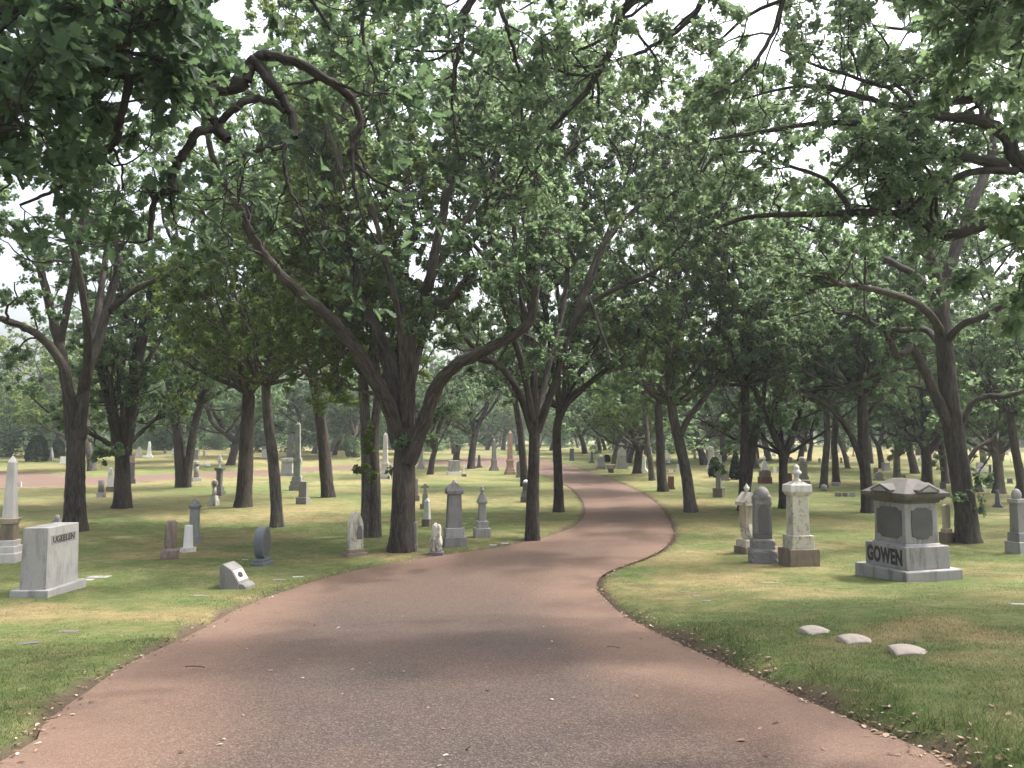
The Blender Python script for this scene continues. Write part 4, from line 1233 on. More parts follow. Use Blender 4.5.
def capcol(m, mb=None, fin='pyr'):
    return [('base', 'box', 1, 1, 0, .14, mb or m), ('plinth', 'box', .82, .76, .14, .24, m), ('shaft', 'box', .62, .56, .24, .8, m), ('cap', 'box', .76, .8, .8, .88, m), ('top', fin, .78, .02 if fin == 'pyr' else .7, .88, 1, m)]
def fincol(m, mb=None):
    return [('base', 'box', 1, .98, 0, .18, mb or m), ('plinth', 'box', .74, .70, .18, .32, m), ('shaft', 'box', .46, .42, .32, .66, m), ('cap', 'box', .58, .62, .66, .70, m), ('cap', 'pyr', .62, .26, .70, .84, m), ('finial', 'finial', .34, 0, .84, 1, m)]
def urnpil(m, mb=None, mu=None):
    return [('base', 'box', 1, 1, 0, .1, mb or m), ('plinth', 'box', .8, .72, .1, .2, m), ('shaft', 'box', .5, .54, .2, .60, m), ('cornice', 'box', .82, .9, .60, .66, m), ('urn', 'urn', .52, 0, .66, 1, mu or m)]
def roundcol(m, mb=None):
    return [('base', 'box', 1, .95, 0, .2, mb or m), ('shaft', 'cyl', .56, .5, .2, .82, m), ('cap', 'cyl', .68, .7, .82, .9, m), ('top', 'ball', .6, 0, .86, 1, m)]
def chest(m):
    return [('base', 'box', 1, 1, 0, .16, m), ('body', 'box', .84, .74, .16, .82, m), ('lid', 'box', .92, .86, .82, 1, m)]
def crossst(m, mb):
    return [('base', 'box', 1, 1, 0, .24, mb), ('plinth', 'box', .7, .62, .24, .34, m), ('cross', 'cross', .95, 0, .34, 1, m)]

# --- the roofed family monument on the right
def text_mesh(s, size, ext, mat, name, parent, loc, rot, bold=.0, squeeze=1.0, sp=1.0):
    cu = bpy.data.curves.new(name, 'FONT'); cu.body = s; cu.size = size; cu.extrude = ext; cu.offset = bold; cu.space_character = sp
    cu.align_x = 'CENTER'; cu.align_y = 'CENTER'
    tmp = bpy.data.objects.new('tmp_text', cu); COL.objects.link(tmp)
    dg = bpy.context.evaluated_depsgraph_get()
    me = bpy.data.meshes.new_from_object(tmp.evaluated_get(dg)); me.name = name
    bpy.data.objects.remove(tmp); bpy.data.curves.remove(cu)
    me.materials.clear(); me.materials.append(M[mat])
    for v in me.vertices: v.co.x *= squeeze
    o = bpy.data.objects.new(name, me); o.location = loc; o.rotation_euler = rot
    return link(o, parent)


def family_monument():
    x, y, z = place(908, 583)
    r = empty('family_monument', (x, y, z), R(17)); s = y / F
    x2, y2 = x + .26, y + .52
    r.location = (x2, y2, z - .02)
    tag(r, 'grey family monument with hipped gabled roof, dark panels and GOWEN across its lower step', 'monument')
    def bx(n, w, d, w1, d1, z0, z1, m, bev=.012): return bm_to(bm_box(w, w1, z0, z1, 1, d, d1, bev), n, [M[m]], r)
    # local -x face carries the name, local -y face looks to the right of the camera
    bx('base', 1.30, 1.28, 1.30, 1.28, -.15, .20, 'gowen', .02)
    bx('step', 1.00, 1.02, 1.00, 1.02, .197, .60, 'gowen', .014)
    bx('plinth', .84, .86, .78, .80, .597, .64, 'gowen')
    bx('die', .76, .78, .74, .76, .637, 1.36, 'gowen', .014)
    bx('frieze', .80, .82, .84, .86, 1.357, 1.41, 'gowen_top')
    bx('cornice', .90, .92, 1.0, 1.02, 1.407, 1.47, 'gowen_top', .018)
    bx('cornice', 1.06, 1.08, 1.08, 1.10, 1.467, 1.545, 'gowen_top', .012)
    bm = bm_box(1.04, .22, 1.543, 1.78, 1, 1.06, .40, .012)
    roof = bm_to(bm, 'roof', [M['gowen_top']], r)
    for (rz_, off) in ((0, .53), (90, .52), (180, .53), (270, .52)):   # the four small gables of the roof
        g = bm_to(bm_prism([(-.24, 0), (.24, 0), (.24, .05), (0, .15), (-.24, .05)], -.06, .26, .006), 'gable', [M['gowen_top']], roof)
        g.rotation_euler = (0, 0, R(rz_)); q = Matrix.Rotation(R(rz_), 3, 'Z') @ Vector((0, -off, 0)); g.location = (q.x, q.y, 1.55)
        e = bm_to(bm_prism([(-.16, .02), (.16, .02), (.14, .045), (0, .105), (-.14, .045)], -.072, -.058, 0), 'rosette', [M['gowen']], g)
    def pan(n, w, h, axis):
        pr = [(-w / 2, -h / 2 + .05), (-w / 2 + .06, -h / 2 + .05), (-w / 2 + .12, -h / 2), (w / 2 - .12, -h / 2), (w / 2 - .06, -h / 2 + .05), (w / 2, -h / 2 + .05),
              (w / 2 + .012, 0), (w / 2, h / 2 - .05), (w / 2 - .06, h / 2 - .05), (w / 2 - .12, h / 2), (-w / 2 + .12, h / 2), (-w / 2 + .06, h / 2 - .05), (-w / 2, h / 2 - .05), (-w / 2 - .012, 0)]
        o = bm_to(bm_prism(pr, -.012, .004, 0), n, [M['panel']], r)
        if axis == 'x': o.rotation_euler = (0, 0, R(-90)); o.location = (-.378, 0, 1.0)
        else: o.location = (0, -.388, 1.0)
    pan('panel', .60, .56, 'x'); pan('panel', .46, .56, 'y')
    text_mesh('GOWEN', .37, .006, 'letter', 'lettering', r, (-.502, .02, .39), (R(90), 0, R(-90)), .016, .585, 1.08)
    r.scale = (.89, .89, .92)
family_monument()

# --- the square grey block with raised letters on the left
def name_block():
    x, y, z = place(46, 598)
    r = empty('block_monument', (x - .25, y + .50, z), R(0)); r.scale = (.88, .9, .95)
    tag(r, 'square polished grey granite block stone with a carved name on a wide pale plinth', 'gravestone')
    bm_to(bm_box(.66, .66, -.1, .115, 1, 1.16, 1.16, .012), 'plinth', [M['granite']], r)
    bm_to(bm_box(.46, .43, .112, 1.08, 1, .96, .92, .008), 'block', [M['granite']], r)
    f = bm_to(bm_box(.006, .006, 0, .145, 1, .74, .74, 0), 'name_band', [M['granite_mid']], r); f.location = (.219, 0, .80); f.rotation_euler = (0, -R(.9), 0)
    text_mesh('UGEELEN', .138, .004, 'letter', 'lettering', r, (.2235, 0, .872), (R(90), 0, R(90)), .001, 1.12)
name_block()

def wedge_marker():
    x, y, z = place(232, 589)
    r = empty('wedge_marker', (x - .22, y + .02, z), R(-8))
    tag(r, 'low grey wedge stone with a slanted inscribed face, by the left road edge', 'gravestone')
    bm_to(bm_prism([(0, -.08), (.33, -.08), (.335, .10), (.205, .305), (.055, .395), (0, .36)], 0, .36, .008), 'wedge', [M['granite_mid']], r)
    bm_to(bm_prism([(.338, -.08), (.46, -.08), (.455, .03), (.40, .075), (.338, .085)], .02, .34, .006), 'toe', [M['granite_mid']], r)
    a = math.atan2(.205, -.13)
    p = bm_to(bm_box(.19, .19, 0, .006, 1, .30, .30, 0), 'inscribed_face', [M['marble']], r)
    p.location = (.271, .18, .2025); p.rotation_euler = (0, R(57.6), 0)
    b = bm_to(bm_prism([(-.05, -.03), (-.01, -.075), (.05, -.04), (.045, .05), (0, .085), (-.04, .04)], 0, .004, 0), 'emblem', [M['letter']], p)
    b.rotation_euler = (R(90), 0, 0); b.location = (0, -.02, .011)
wedge_marker()

# --- other near stones
stone('obelisk', 'tall pale grey obelisk on stepped plinth at the left edge of the view', 8, 562, 26, 104,
      [('base', 'box', 1.05, 1.05, 0, .085, 'pale'), ('base', 'box', .92, .92, .085, .15, 'pale'), ('base', 'box', .80, .80, .15, .205, 'pale'), ('die', 'box', .64, .6, .205, .36, 'rough_base'), ('cornice', 'box', .66, .82, .36, .41, 'tan'), ('shaft', 'box', .54, .33, .41, .94, 'pale'), ('tip', 'pyr', .33, .03, .94, 1, 'pale')], rz=R(8), dr=.95)
stone('rustic_headstone', 'rough pinkish-brown stump-like headstone on its rock base, left lawn', 170, 559, 19, 37, [('base', 'rock', 1, 1, 0, .28, 'rust', {'rough': .06, 'sq': 5}), ('shaft', 'rock', .62, .6, .22, 1, 'rust', {'rough': .07, 'sq': 6})], rz=R(10), dr=.8)
stone('headstone', 'small white slanted tablet stone next to the rough pinkish-brown stump-like headstone', 188, 552, 15, 26, [('base', 'box', 1, 1, 0, .16, 'marble'), ('tablet', 'box', .62, .48, .16, 1, 'white')], rz=R(55), dr=.7)
stone('cap_column', 'greenish grey square column with a low pyramid cap on the left lawn', 194, 543, 16, 43, [('base', 'box', 1, .95, 0, .16, 'granite_mid'), ('plinth', 'box', .72, .66, .16, .30, 'green_grey'), ('shaft', 'box', .62, .60, .30, .80, 'green_grey'), ('cap', 'box', .74, .80, .80, .86, 'granite_mid'), ('top', 'pyr', .8, .25, .86, .97, 'granite_mid'), ('finial', 'ball', .22, 0, .95, 1, 'granite_mid')], rz=R(12))
stone('disc_stone', 'blue-grey upright oval disc stone on a two-step base', 262, 565, 20, 37, [('base', 'box', 1, 1, 0, .09, 'granite_blue', {'d': .62}), ('base', 'box', .84, .84, .09, .17, 'granite_blue', {'d': .6}), ('disc', 'disc', .82, 0, .16, 1, 'granite_blue', {'t': .5}), ('face', 'disc', .70, 0, .22, .95, 'panel', {'t': .6})], rz=R(80), dr=.5)  # face darker than the rim: its shade is put into the material
gs = stone('gothic_stone', 'tall white gothic-pointed headstone with a niche on a dark slab foot', 355, 556, 25, 43, [('foot', 'box', 1, 1, 0, .08, 'rough_base', {'d': .55}), ('foot', 'box', .8, .8, .08, .16, 'rough_base', {'d': .45}), ('tablet', 'gothic', .66, .66, .14, 1, 'marble_old', {'t': .42, 'rise': 1.0})], rz=R(42), dr=.5)
s_ = place(355, 556)[1] / F
nb_ = bm_to(bm_prism(arch_top(.20, .40, .16, True), -.012, .012, 0), 'niche', [M['granite_dark']], gs); nb_.location = (0, -.185, .36); nb_.scale = (.62, 1, .72)  # flat dark plate, the shade of the recess put into its colour
stone('rock_marker', 'pale pitted natural rock marker at the road edge beside the large grey scrolled tablet', 436, 554, 13, 29, [('foot', 'box', 1.2, 1.2, 0, .07, 'granite_dark'), ('rock', 'rock', .95, .9, .03, .62, 'marble_old', {'rough': .14}), ('rock', 'rock', .78, .8, .5, 1.0, 'marble_old', {'rough': .14})], rz=0, dr=.8)
stone('post_stone', 'narrow grey post stone half hidden by the thickest road-edge trunk', 413, 551, 10, 28, [('base', 'box', 1, .95, 0, .25, 'granite_mid'), ('post', 'box', .8, .75, .25, 1, 'granite_mid')], rz=R(5))
stone('scroll_tablet', 'large grey tapering tablet with a carved scroll top on a double base', 454, 546, 26, 64, [('base', 'box', 1, 1, 0, .14, 'granite_mid', {'d': .7}), ('base', 'box', .84, .84, .14, .28, 'granite', {'d': .62}), ('tablet', 'box', .68, .58, .28, .80, 'granite_mid', {'d': .5}), ('cap', 'box', .74, .76, .80, .86, 'granite_mid', {'d': .55}), ('cap', 'gable', .72, 0, .86, .98, 'granite', {'d': .5}), ('scroll', 'ball', .24, 0, .86, 1.02, 'pale')], rz=R(18), dr=.7)
stone('finial_column', 'light grey column with a ball finial, standing free on the lawn left of the road', 482, 537, 18, 50, fincol('granite', 'granite'), rz=R(14))
stone('white_finial_column', 'tall weathered white column stone with a finial top and brown square base', 799, 566, 40, 99,
      [('base', 'box', .98, .98, 0, .17, 'rough_base'), ('plinth', 'box', .76, .74, .168, .30, 'marble_old'), ('shaft', 'box', .56, .52, .30, .69, 'marble_old'), ('capital', 'box', .56, .72, .69, .73, 'marble_old'), ('capital', 'box', .72, .70, .73, .80, 'marble'), ('cap', 'pyr', .60, .28, .80, .83, 'marble_old'), ('finial', 'finial', .30, 0, .825, 1, 'marble')], rz=R(8), dr=.8)
dk = stone('dark_tablet', 'dark grey round-headed stone with a smooth dark panel on a rough double base', 763, 563, 31, 75,
      [('base', 'rock', 1.0, 1, 0, .20, 'granite_mid', {'rough': .03, 'sq': 9}), ('base', 'rock', .82, .8, .17, .32, 'granite_mid', {'rough': .03, 'sq': 9}), ('plinth', 'box', .62, .6, .31, .39, 'granite_dark'), ('die', 'box', .62, .58, .39, .78, 'granite_mid'), ('shoulder', 'rock', .66, .6, .74, .90, 'granite_mid', {'rough': .04, 'sq': 5}), ('cap', 'ball', .6, 0, .76, 1, 'granite_mid')], rz=R(-4), dr=.75)
sD = place(763, 563)[1] / F; Wd = 31 * sD / 1.35
pn = bm_to(bm_prism(arch_top(.36, .56, .12), -.008, .008, 0), 'panel', [M['granite_dark']], dk); pn.location = (0, -.62 * .75 * Wd / 2 - .012, 75 * sD * .40); pn.scale = (Wd * .46 / .36, 1, 75 * sD * .36 / .56)
stone('gothic_shrine', 'weathered shrine-like stone with a pointed hood and small urn, behind the dark round-headed stone', 748, 553, 27, 68,
      [('base', 'box', 1, 1, 0, .10, 'rough_base'), ('base', 'box', .88, .84, .10, .20, 'marble_old'), ('figure', 'rock', .62, .6, .18, .46, 'marble_old', {'rough': .16}), ('shaft', 'box', .60, .58, .36, .70, 'tan'), ('hood', 'gable', .84, 0, .69, .88, 'marble_old'), ('urn', 'urn', .30, 0, .84, 1, 'marble')], rz=R(22), dr=.9)
stone('small_column', 'small tan round-topped stone on a dark base, tucked beside the thick leaning trunk', 947, 542, 15, 37, [('base', 'box', 1, 1, 0, .26, 'rough_base', {'d': .8}), ('plinth', 'box', .82, .76, .26, .36, 'tan', {'d': .7}), ('tablet', 'round', .62, .6, .36, 1, 'tan', {'t': .55})], rz=R(15))
stone('edge_column', 'grey stone column with a domed cap at the right edge of the view', 1019, 553, 24, 63, [('base', 'box', 1, 1, 0, .18, 'granite'), ('plinth', 'box', .8, .76, .18, .32, 'granite_mid'), ('shaft', 'box', .58, .54, .32, .78, 'granite_mid'), ('cap', 'box', .66, .7, .78, .84, 'granite'), ('dome', 'ball', .5, 0, .80, 1, 'granite')], rz=R(20))
for (px, py, lab, rz) in ((819, 637, 'smallest pale low footstone of three in the right foreground grass, farthest from the camera', 24), (860, 646, 'middle one of three pale low footstones in the right foreground grass', 14), (913, 658, 'nearest of three pale low footstones in the right foreground grass, lowest in the turf', 8)):
    x, y, z = place(px, py)
    bm = bmesh.new(); bmesh.ops.create_grid(bm, x_segments=10, y_segments=6, size=.5)
    for v in bm.verts:
        u, t = v.co.x * 2, v.co.y * 2
        v.co = (v.co.x * .30, v.co.y * .22, .075 - .030 * u * u - .012 * t * t)
    ring = [e for e in bm.edges if len(e.link_faces) == 1]
    ex = bmesh.ops.extrude_edge_only(bm, edges=ring)
    for v in [g for g in ex['geom'] if isinstance(g, bmesh.types.BMVert)]: v.co.z = -.06; v.co.x *= 1.04; v.co.y *= 1.04
    for f in bm.faces: f.smooth = abs(f.normal.z) > .3
    o = bm_to(bm, 'footstone', [M['dull_tan']]); o.location = (x, y + .05, z - .032); o.rotation_euler = (R(7), R(3), R(rz) - math.atan2(x, y) * .5)
    tag(o, lab, 'gravestone', 'pale low footstones in a row')

# --- left lawn, middle distance: (name, label, px, py, w, h, tiers)
MID = [
 ('small_pillar', 'white finger-like pillar on a brown block, left of the large grey scrolled tablet', 427, 526, 11, 27, [('base', 'box', 1, 1, 0, .25, 'rough_base'), ('shaft', 'box', .75, .55, .25, .9, 'marble'), ('top', 'pyr', .55, .1, .9, 1, 'marble')]),
 ('small_pillar', 'grey cross-topped pillar just behind the white finger-like pillar', 425, 509, 10, 25, [('base', 'box', 1, 1, 0, .2, 'rough_base'), ('shaft', 'box', .6, .5, .2, .6, 'green_grey'), ('cross', 'cross', .9, 0, .55, 1, 'green_grey')]),
 ('small_pillar', 'grey two-tier pillar stone directly right of the thickest road-edge trunk', 415, 501, 9, 22, [('base', 'box', 1, 1, 0, .25, 'rough_base'), ('shaft', 'box', .66, .6, .25, 1, 'granite_mid')]),
 ('obelisk', 'grey obelisk close to the far road, left of the pink one', 494, 471, 10, 32, obelisk('granite_mid')),
 ('obelisk', 'pink granite obelisk, tallest by the far road', 510, 475, 12, 44, obelisk('pink')),
 ('obelisk', 'little dark stub obelisk beside a dark leaning oak at the far road', 479, 468, 7, 13, tallob('granite_dark')),
 ('block_headstone', 'light grey square tablet on a white plinth before the far road', 454, 475, 15, 14, block('granite', 'white', .22)),
 ('small_cross', 'small white cross with a rusty foot, right of the light grey square tablet', 464, 477, 5, 11, crossst('white', 'rust')),
 ('small_pillar', 'stubby grey post stone right of the pink obelisk', 519, 478, 7, 16, tablet('granite_mid')),
 ('urn_pillar', 'dark pillar with a pale ball top, partly behind the slim road-edge oak', 526, 502, 11, 22, [('base', 'box', 1, 1, 0, .25, 'granite_dark'), ('plinth', 'box', .85, .8, .25, .5, 'granite_mid'), ('shaft', 'box', .62, .6, .5, .85, 'granite_dark'), ('ball', 'ball', .55, 0, .8, 1, 'white')]),
 ('obelisk', 'white tall column stone seen left of the thickest road-edge trunk', 385, 479, 12, 46, obelisk('pale')),
 ('obelisk', 'slim pale obelisk peeping out right of the thickest road-edge trunk', 421, 469, 9, 26, tallob('granite')),
 ('obelisk', 'very tall greenish grey obelisk on a stepped base, in front of the dark forked oak', 297, 491, 16, 68, [('base', 'box', 1, 1, 0, .07, 'granite_mid'), ('base', 'box', .86, .82, .07, .14, 'granite_mid'), ('base', 'box', .70, .66, .14, .2, 'green_grey'), ('die', 'box', .5, .5, .2, .42, 'green_grey'), ('cornice', 'box', .6, .56, .42, .47, 'green_grey'), ('shaft', 'box', .42, .3, .47, .96, 'green_grey'), ('tip', 'pyr', .3, .02, .96, 1, 'green_grey')]),
 ('chest_tomb', 'pale chest-shaped monument with a heavy lid beside the very tall obelisk', 288, 476, 17, 17, chest('granite')),
 ('block_headstone', 'tall pale slab across the side road behind the chest-shaped monument', 290, 457, 7, 22, block('granite', 'granite')),
 ('headstone', 'small grey tablet with a carved front on a block, near the very tall obelisk', 303, 504, 14, 22, [('base', 'box', 1, .98, 0, .3, 'granite_mid'), ('tablet', 'box', .74, .7, .3, 1, 'granite_mid', {'d': .5})]),
 ('urn_pillar', 'tall grey pillar topped by a white flower-like urn', 219, 496, 12, 41, urnpil('granite_mid', 'granite_mid', 'white')),
 ('small_pillar', 'stocky pale column with a ringed top in front of the urn pillar', 214, 506, 10, 26, [('base', 'box', 1, 1, 0, .24, 'marble_old'), ('plinth', 'box', .8, .74, .24, .38, 'marble'), ('shaft', 'cyl', .55, .5, .38, .74, 'marble_old'), ('ring', 'ball', .85, 0, .7, 1, 'marble_old')]),
 ('round_column', 'grey round column with a domed cap at the side road, right of the V-stemmed oak', 196, 482, 10, 20, roundcol('granite_mid', 'granite')),
 ('boulder_marker', 'small white boulder marker on the grass across the side road', 207, 467, 6, 4, [('rock', 'rock', 1, 1, 0, 1, 'white')]),
 ('stub_column', 'short broken-looking grey column stub left of the burl oak', 101, 498, 9, 17, [('base', 'box', 1, .95, 0, .3, 'granite'), ('shaft', 'cyl', .7, .7, .3, 1, 'granite_mid')]),
 ('figure_stone', 'pale little statue-like stone close to the burl oak trunk', 110, 492, 8, 23, [('base', 'box', 1, 1, 0, .2, 'rough_base'), ('shaft', 'box', .8, .6, .2, .7, 'marble'), ('top', 'rock', .6, .5, .66, 1, 'marble')]),
 ('small_pillar', 'dark pillar stone showing just right of the burl oak', 131, 484, 8, 21, [('base', 'box', 1, 1, 0, .2, 'granite_dark'), ('shaft', 'box', .75, .7, .2, 1, 'granite_dark')]),
 ('block_headstone', 'reddish block stone above the dark pillar by the burl oak', 131, 464, 9, 10, block('pink', 'pink')),
 ('pointed_stone', 'white pointed slab left of the twin white obelisk', 139, 458, 7, 11, tablet('pale', 'pale', 'gothic')),
 ('obelisk', 'short white obelisk between a pointed slab and the V-stemmed oak', 149, 458, 8, 16, tallob('white')),
 ('block_headstone', 'wide low light grey block across the side road, right of the V-stemmed oak', 195, 459, 10, 9, block('granite', 'granite')),
 ('headstone', 'small white tablet alone on the far lawn near the slender leaning oak', 265, 458, 7, 9, tablet('white')),
 ('trapezoid_stone', 'grey tapered stone between the two clipped round bushes', 49, 461, 10, 13, [('base', 'box', 1, 1, 0, .15, 'granite'), ('block', 'box', .9, .5, .15, 1, 'granite')]),
 ('block_headstone', 'white low block beside the smaller clipped bush', 64, 464, 9, 7, block('white', 'white')),
 ('block_headstone', 'small pale block at the side road right of the tall pale obelisk', 20, 487, 4, 6, block('pale', 'pale')),
 ('finial_tip_stone', 'little domed stone peeking over the square grey block', 57, 525, 8, 10, [('base', 'box', 1, .9, 0, .5, 'granite'), ('dome', 'ball', .8, 0, .3, 1, 'granite')]),
 ('block_headstone', 'red-brown little stone far back between the dark low evergreens', 211, 442, 7, 7, block('red', 'red')),
 ('obelisk', 'small dark spike stone far off left of the tall pale slab', 282, 446, 4, 10, tallob('granite_dark')),
 # right of the road
 ('small_cross', 'dark cross stone on a mossy block in the open right lawn', 719, 498, 12, 25, [('base', 'box', 1, 1, 0, .36, 'rough_base'), ('shaft', 'box', .5, .45, .36, .8, 'green_grey'), ('cross', 'cross', .8, 0, .55, 1, 'green_grey')]),
 ('red_headstone', 'small red-brown headstone right beside a dark straight oak near the road', 671, 490, 8, 13, block('red', 'red')),
 ('trapezoid_stone', 'grey low slab between the round and the conical evergreen', 725, 481, 10, 10, block('granite_mid', 'granite_mid')),
 ('white_column', 'white far column with a rounded top on a spreading base', 711, 469, 10, 22, [('base', 'pyr', 1, .55, 0, .3, 'white'), ('shaft', 'box', .5, .42, .3, .8, 'pale'), ('top', 'rock', .7, .6, .76, 1, 'pale')]),
 ('statue_stone', 'small white statue on a stepped red-brown base', 765, 484, 14, 27, [('base', 'box', 1, 1, 0, .24, 'red'), ('plinth', 'rock', .92, .9, .2, .5, 'rust', {'sq': 7, 'rough': .04}), ('figure', 'box', .5, .34, .48, .8, 'white'), ('figure', 'finial', .3, 0, .78, 1, 'white')]),
 ('headstone', 'small white upright tablet right of the white statue on its red base', 775, 475, 5, 8, tablet('white', 'white', 'round')),
 ('block_headstone', 'tall grey slab with a cap behind the white finial column', 803, 480, 11, 22, [('base', 'box', 1, 1, 0, .15, 'granite_mid'), ('block', 'box', .8, .78, .15, .8, 'granite_mid'), ('cap', 'rock', .7, .6, .75, 1, 'granite')]),
 ('block_headstone', 'grey low block in front of the tall grey capped slab', 806, 488, 11, 7, block('granite', 'granite')),
 ('red_headstone', 'dark red stone left of the white column finial', 789, 486, 8, 12, block('red', 'red')),
 ('boulder_marker', 'round grey boulder at the foot of a dark oak', 824, 491, 7, 6, [('rock', 'rock', 1, 1, 0, 1, 'granite')]),
 ('low_stone', 'left stone of a row of three tiny low grey blocks in the right lawn', 838, 497, 6, 4, [('block', 'box', 1, .9, 0, 1, 'granite_mid')]),
 ('low_stone', 'middle stone of a row of three tiny low grey blocks in the right lawn', 845, 497, 5, 3.5, [('block', 'box', 1, .9, 0, 1, 'granite_mid')]),
 ('low_stone', 'right stone of a row of three tiny low grey blocks in the right lawn', 852, 497, 6, 4, [('block', 'box', 1, .9, 0, 1, 'granite')]),
 ('low_stone', 'flat grey slab stone lying at the farther of two close dark oaks', 836, 486, 8, 3, [('block', 'box', 1, .96, 0, 1, 'granite')]),
 ('obelisk', 'stubby dark grey obelisk right of the thick leaning trunk', 979, 492, 11, 19, obelisk('granite_mid')),
 ('obelisk', 'slender grey shaft stone left of the forked paler oak', 991, 489, 8, 24, tallob('granite_mid')),
 ('pointed_stone', 'blue-grey pointed stone in front of the forked paler oak', 998, 507, 10, 17, tallob('granite_blue')),
 ('round_stone', 'grey stone with a little dark cap near the right edge', 1019, 498, 10, 13, [('base', 'box', 1, 1, 0, .4, 'granite_mid'), ('cap', 'ball', .9, 0, .3, 1, 'granite_dark')]),
 ('block_headstone', 'grey tablet alone beyond the left roof corner of the big monument', 886, 471, 10, 8, block('granite', 'granite')),
 ('round_stone', 'small reddish urn stone left of the lone grey tablet', 876, 474, 5, 6, [('base', 'box', .8, .8, 0, .4, 'rust'), ('top', 'rock', 1, 1, .3, 1, 'rust')]),
 ('low_stone', 'dark low round-topped slab just over the left roof corner of the big monument', 879, 481, 13, 8, tablet('granite_mid', 'granite_mid')),
 ('litter_bin_stone', 'small black block stone at the right roof corner of the big monument', 943, 490, 7, 7, block('granite_dark', 'granite')),
 ('block_headstone', 'white wide monument by the bright meadow road on the right', 980, 472, 12, 9, [('base', 'box', 1, 1, 0, .4, 'white'), ('block', 'box', .6, .5, .4, 1, 'pale')]),
 ('low_stone', 'dark little block in the grass under the right-edge oaks', 1010, 484, 6, 5, block('granite_dark', 'granite_dark')),
 # group beyond the bend
 ('block_headstone', 'grey tablet with a white wreath on top by the far road', 601, 469, 9, 14, [('base', 'box', 1, 1, 0, .15, 'granite_mid'), ('block', 'box', .85, .82, .15, .82, 'granite'), ('wreath', 'ball', .45, 0, .74, 1, 'white')]),
 ('cross_stone', 'large grey and white stone with a cross head by the far road', 622, 469, 11, 26, [('base', 'box', 1, 1, 0, .12, 'granite'), ('block', 'box', .8, .75, .12, .5, 'granite'), ('top', 'gothic', .8, .8, .48, .8, 'pale', {'t': .5}), ('cross', 'cross', .5, 0, .74, 1, 'pale')]),
 ('low_stone', 'low planter-like stone with a dark foot before the far tablets', 611, 473, 9, 8, [('base', 'box', .6, .6, 0, .5, 'granite_dark'), ('top', 'box', .9, 1, .5, 1, 'tan')]),
 ('obelisk', 'dark small obelisk left of the wreathed grey tablet', 592, 463, 6, 12, tallob('granite_dark')),
 ('block_headstone', 'dark slab stone where the road goes out of sight', 572, 461, 6, 12, block('granite_dark', 'granite_dark')),
 ('obelisk', 'white leaning obelisk right of a dark thick oak beyond the bend', 644, 472, 8, 17, tallob('white')),
 ('red_headstone', 'red-brown slab far off over the white leaning obelisk', 646, 456, 5, 8, block('red', 'red')),
 ('cross_stone', 'small pale stone with a dark foot between two oaks beyond the bend', 669, 465, 6, 7, crossst('white', 'granite_dark')),
 ('low_stone', 'white flat-topped low stone left of the pale leaning oak', 679, 470, 6, 5, block('white', 'white')),
 ('pair_stone', 'white little block of a pair behind the straight oak by the road', 668, 473, 4, 3, block('white', 'white')),
 ('pair_stone', 'second little pale block of the pair, nearer the leaning oak', 675, 473, 4, 3, block('pale', 'pale')),
]
for (nm, lab, px, py, w_, h_, tr_) in MID:
    stone(nm, lab, px, py, w_, h_, tr_)

# --- flat markers set flush with the turf
FLAT = [(99, 577, 24, 'granite', 'pale flush slab in the grass behind the square grey block'), (85, 580, 18, 'granite', 'pale flush slab touching the square grey block plinth'), (68, 632, 22, 'granite_dark', 'grey flush slab in the left foreground grass, farther one'), (28, 644, 22, 'granite_dark', 'grey flush slab in the left foreground grass, nearest the camera'),
        (279, 580, 14, 'granite_mid', 'flush grey slab right of the wedge stone'), (298, 577, 12, 'granite', 'flush pale slab nearest the road, right of the wedge stone'), (201, 596, 18, 'rough_base', 'flush tan slab in front of the wedge stone'),
        (493, 547, 8, 'granite', 'white flush slab near the road below the ball-finial column'), (505, 544, 8, 'granite', 'white flush slab nearest the road, right of the ball-finial column'), (464, 524, 7, 'granite', 'tiny white flush slab left of the ball-finial column'),
        (472, 519, 6, 'granite', 'tiny white flush slab up the lawn from the ball-finial column'), (771, 585, 22, 'rough_base', 'flush tan slab on the right lawn left of the big monument'), (685, 594, 10, 'granite_mid', 'first flush grey slab in the grass along the right road edge'), (697, 598, 12, 'granite_mid', 'second flush grey slab in the grass along the right road edge'),
        (709, 603, 14, 'granite_mid', 'third flush grey slab in the grass along the right road edge'), (1019, 610, 18, 'granite', 'white flush slab at the right edge of the view'), (494, 500, 6, 'granite', 'pale flush slab midway up the lawn left of the bend'), (245, 560, 8, 'granite', 'pale flush slab behind the disc stone')]
for (px, py, wp, mt, lab) in FLAT:
    x, y, z = place(px, py); s = y / F
    W = wp * s * .85
    bm = bm_box(W, W * .985, -.06, .0, 1, W * .55, W * .54, 0)
    o = bm_to(bm, 'flush_marker', [M[mt]])
    dz = float(lawn_h(np.array([x]), np.array([y + .3]))[0] - lawn_h(np.array([x]), np.array([y - .3]))[0]) / .6
    o.location = (x, y, z + .004); o.rotation_euler = (math.atan(dz), 0, R(rng.uniform(-25, 25)))
    tag(o, lab, 'grave marker', kind='thing')

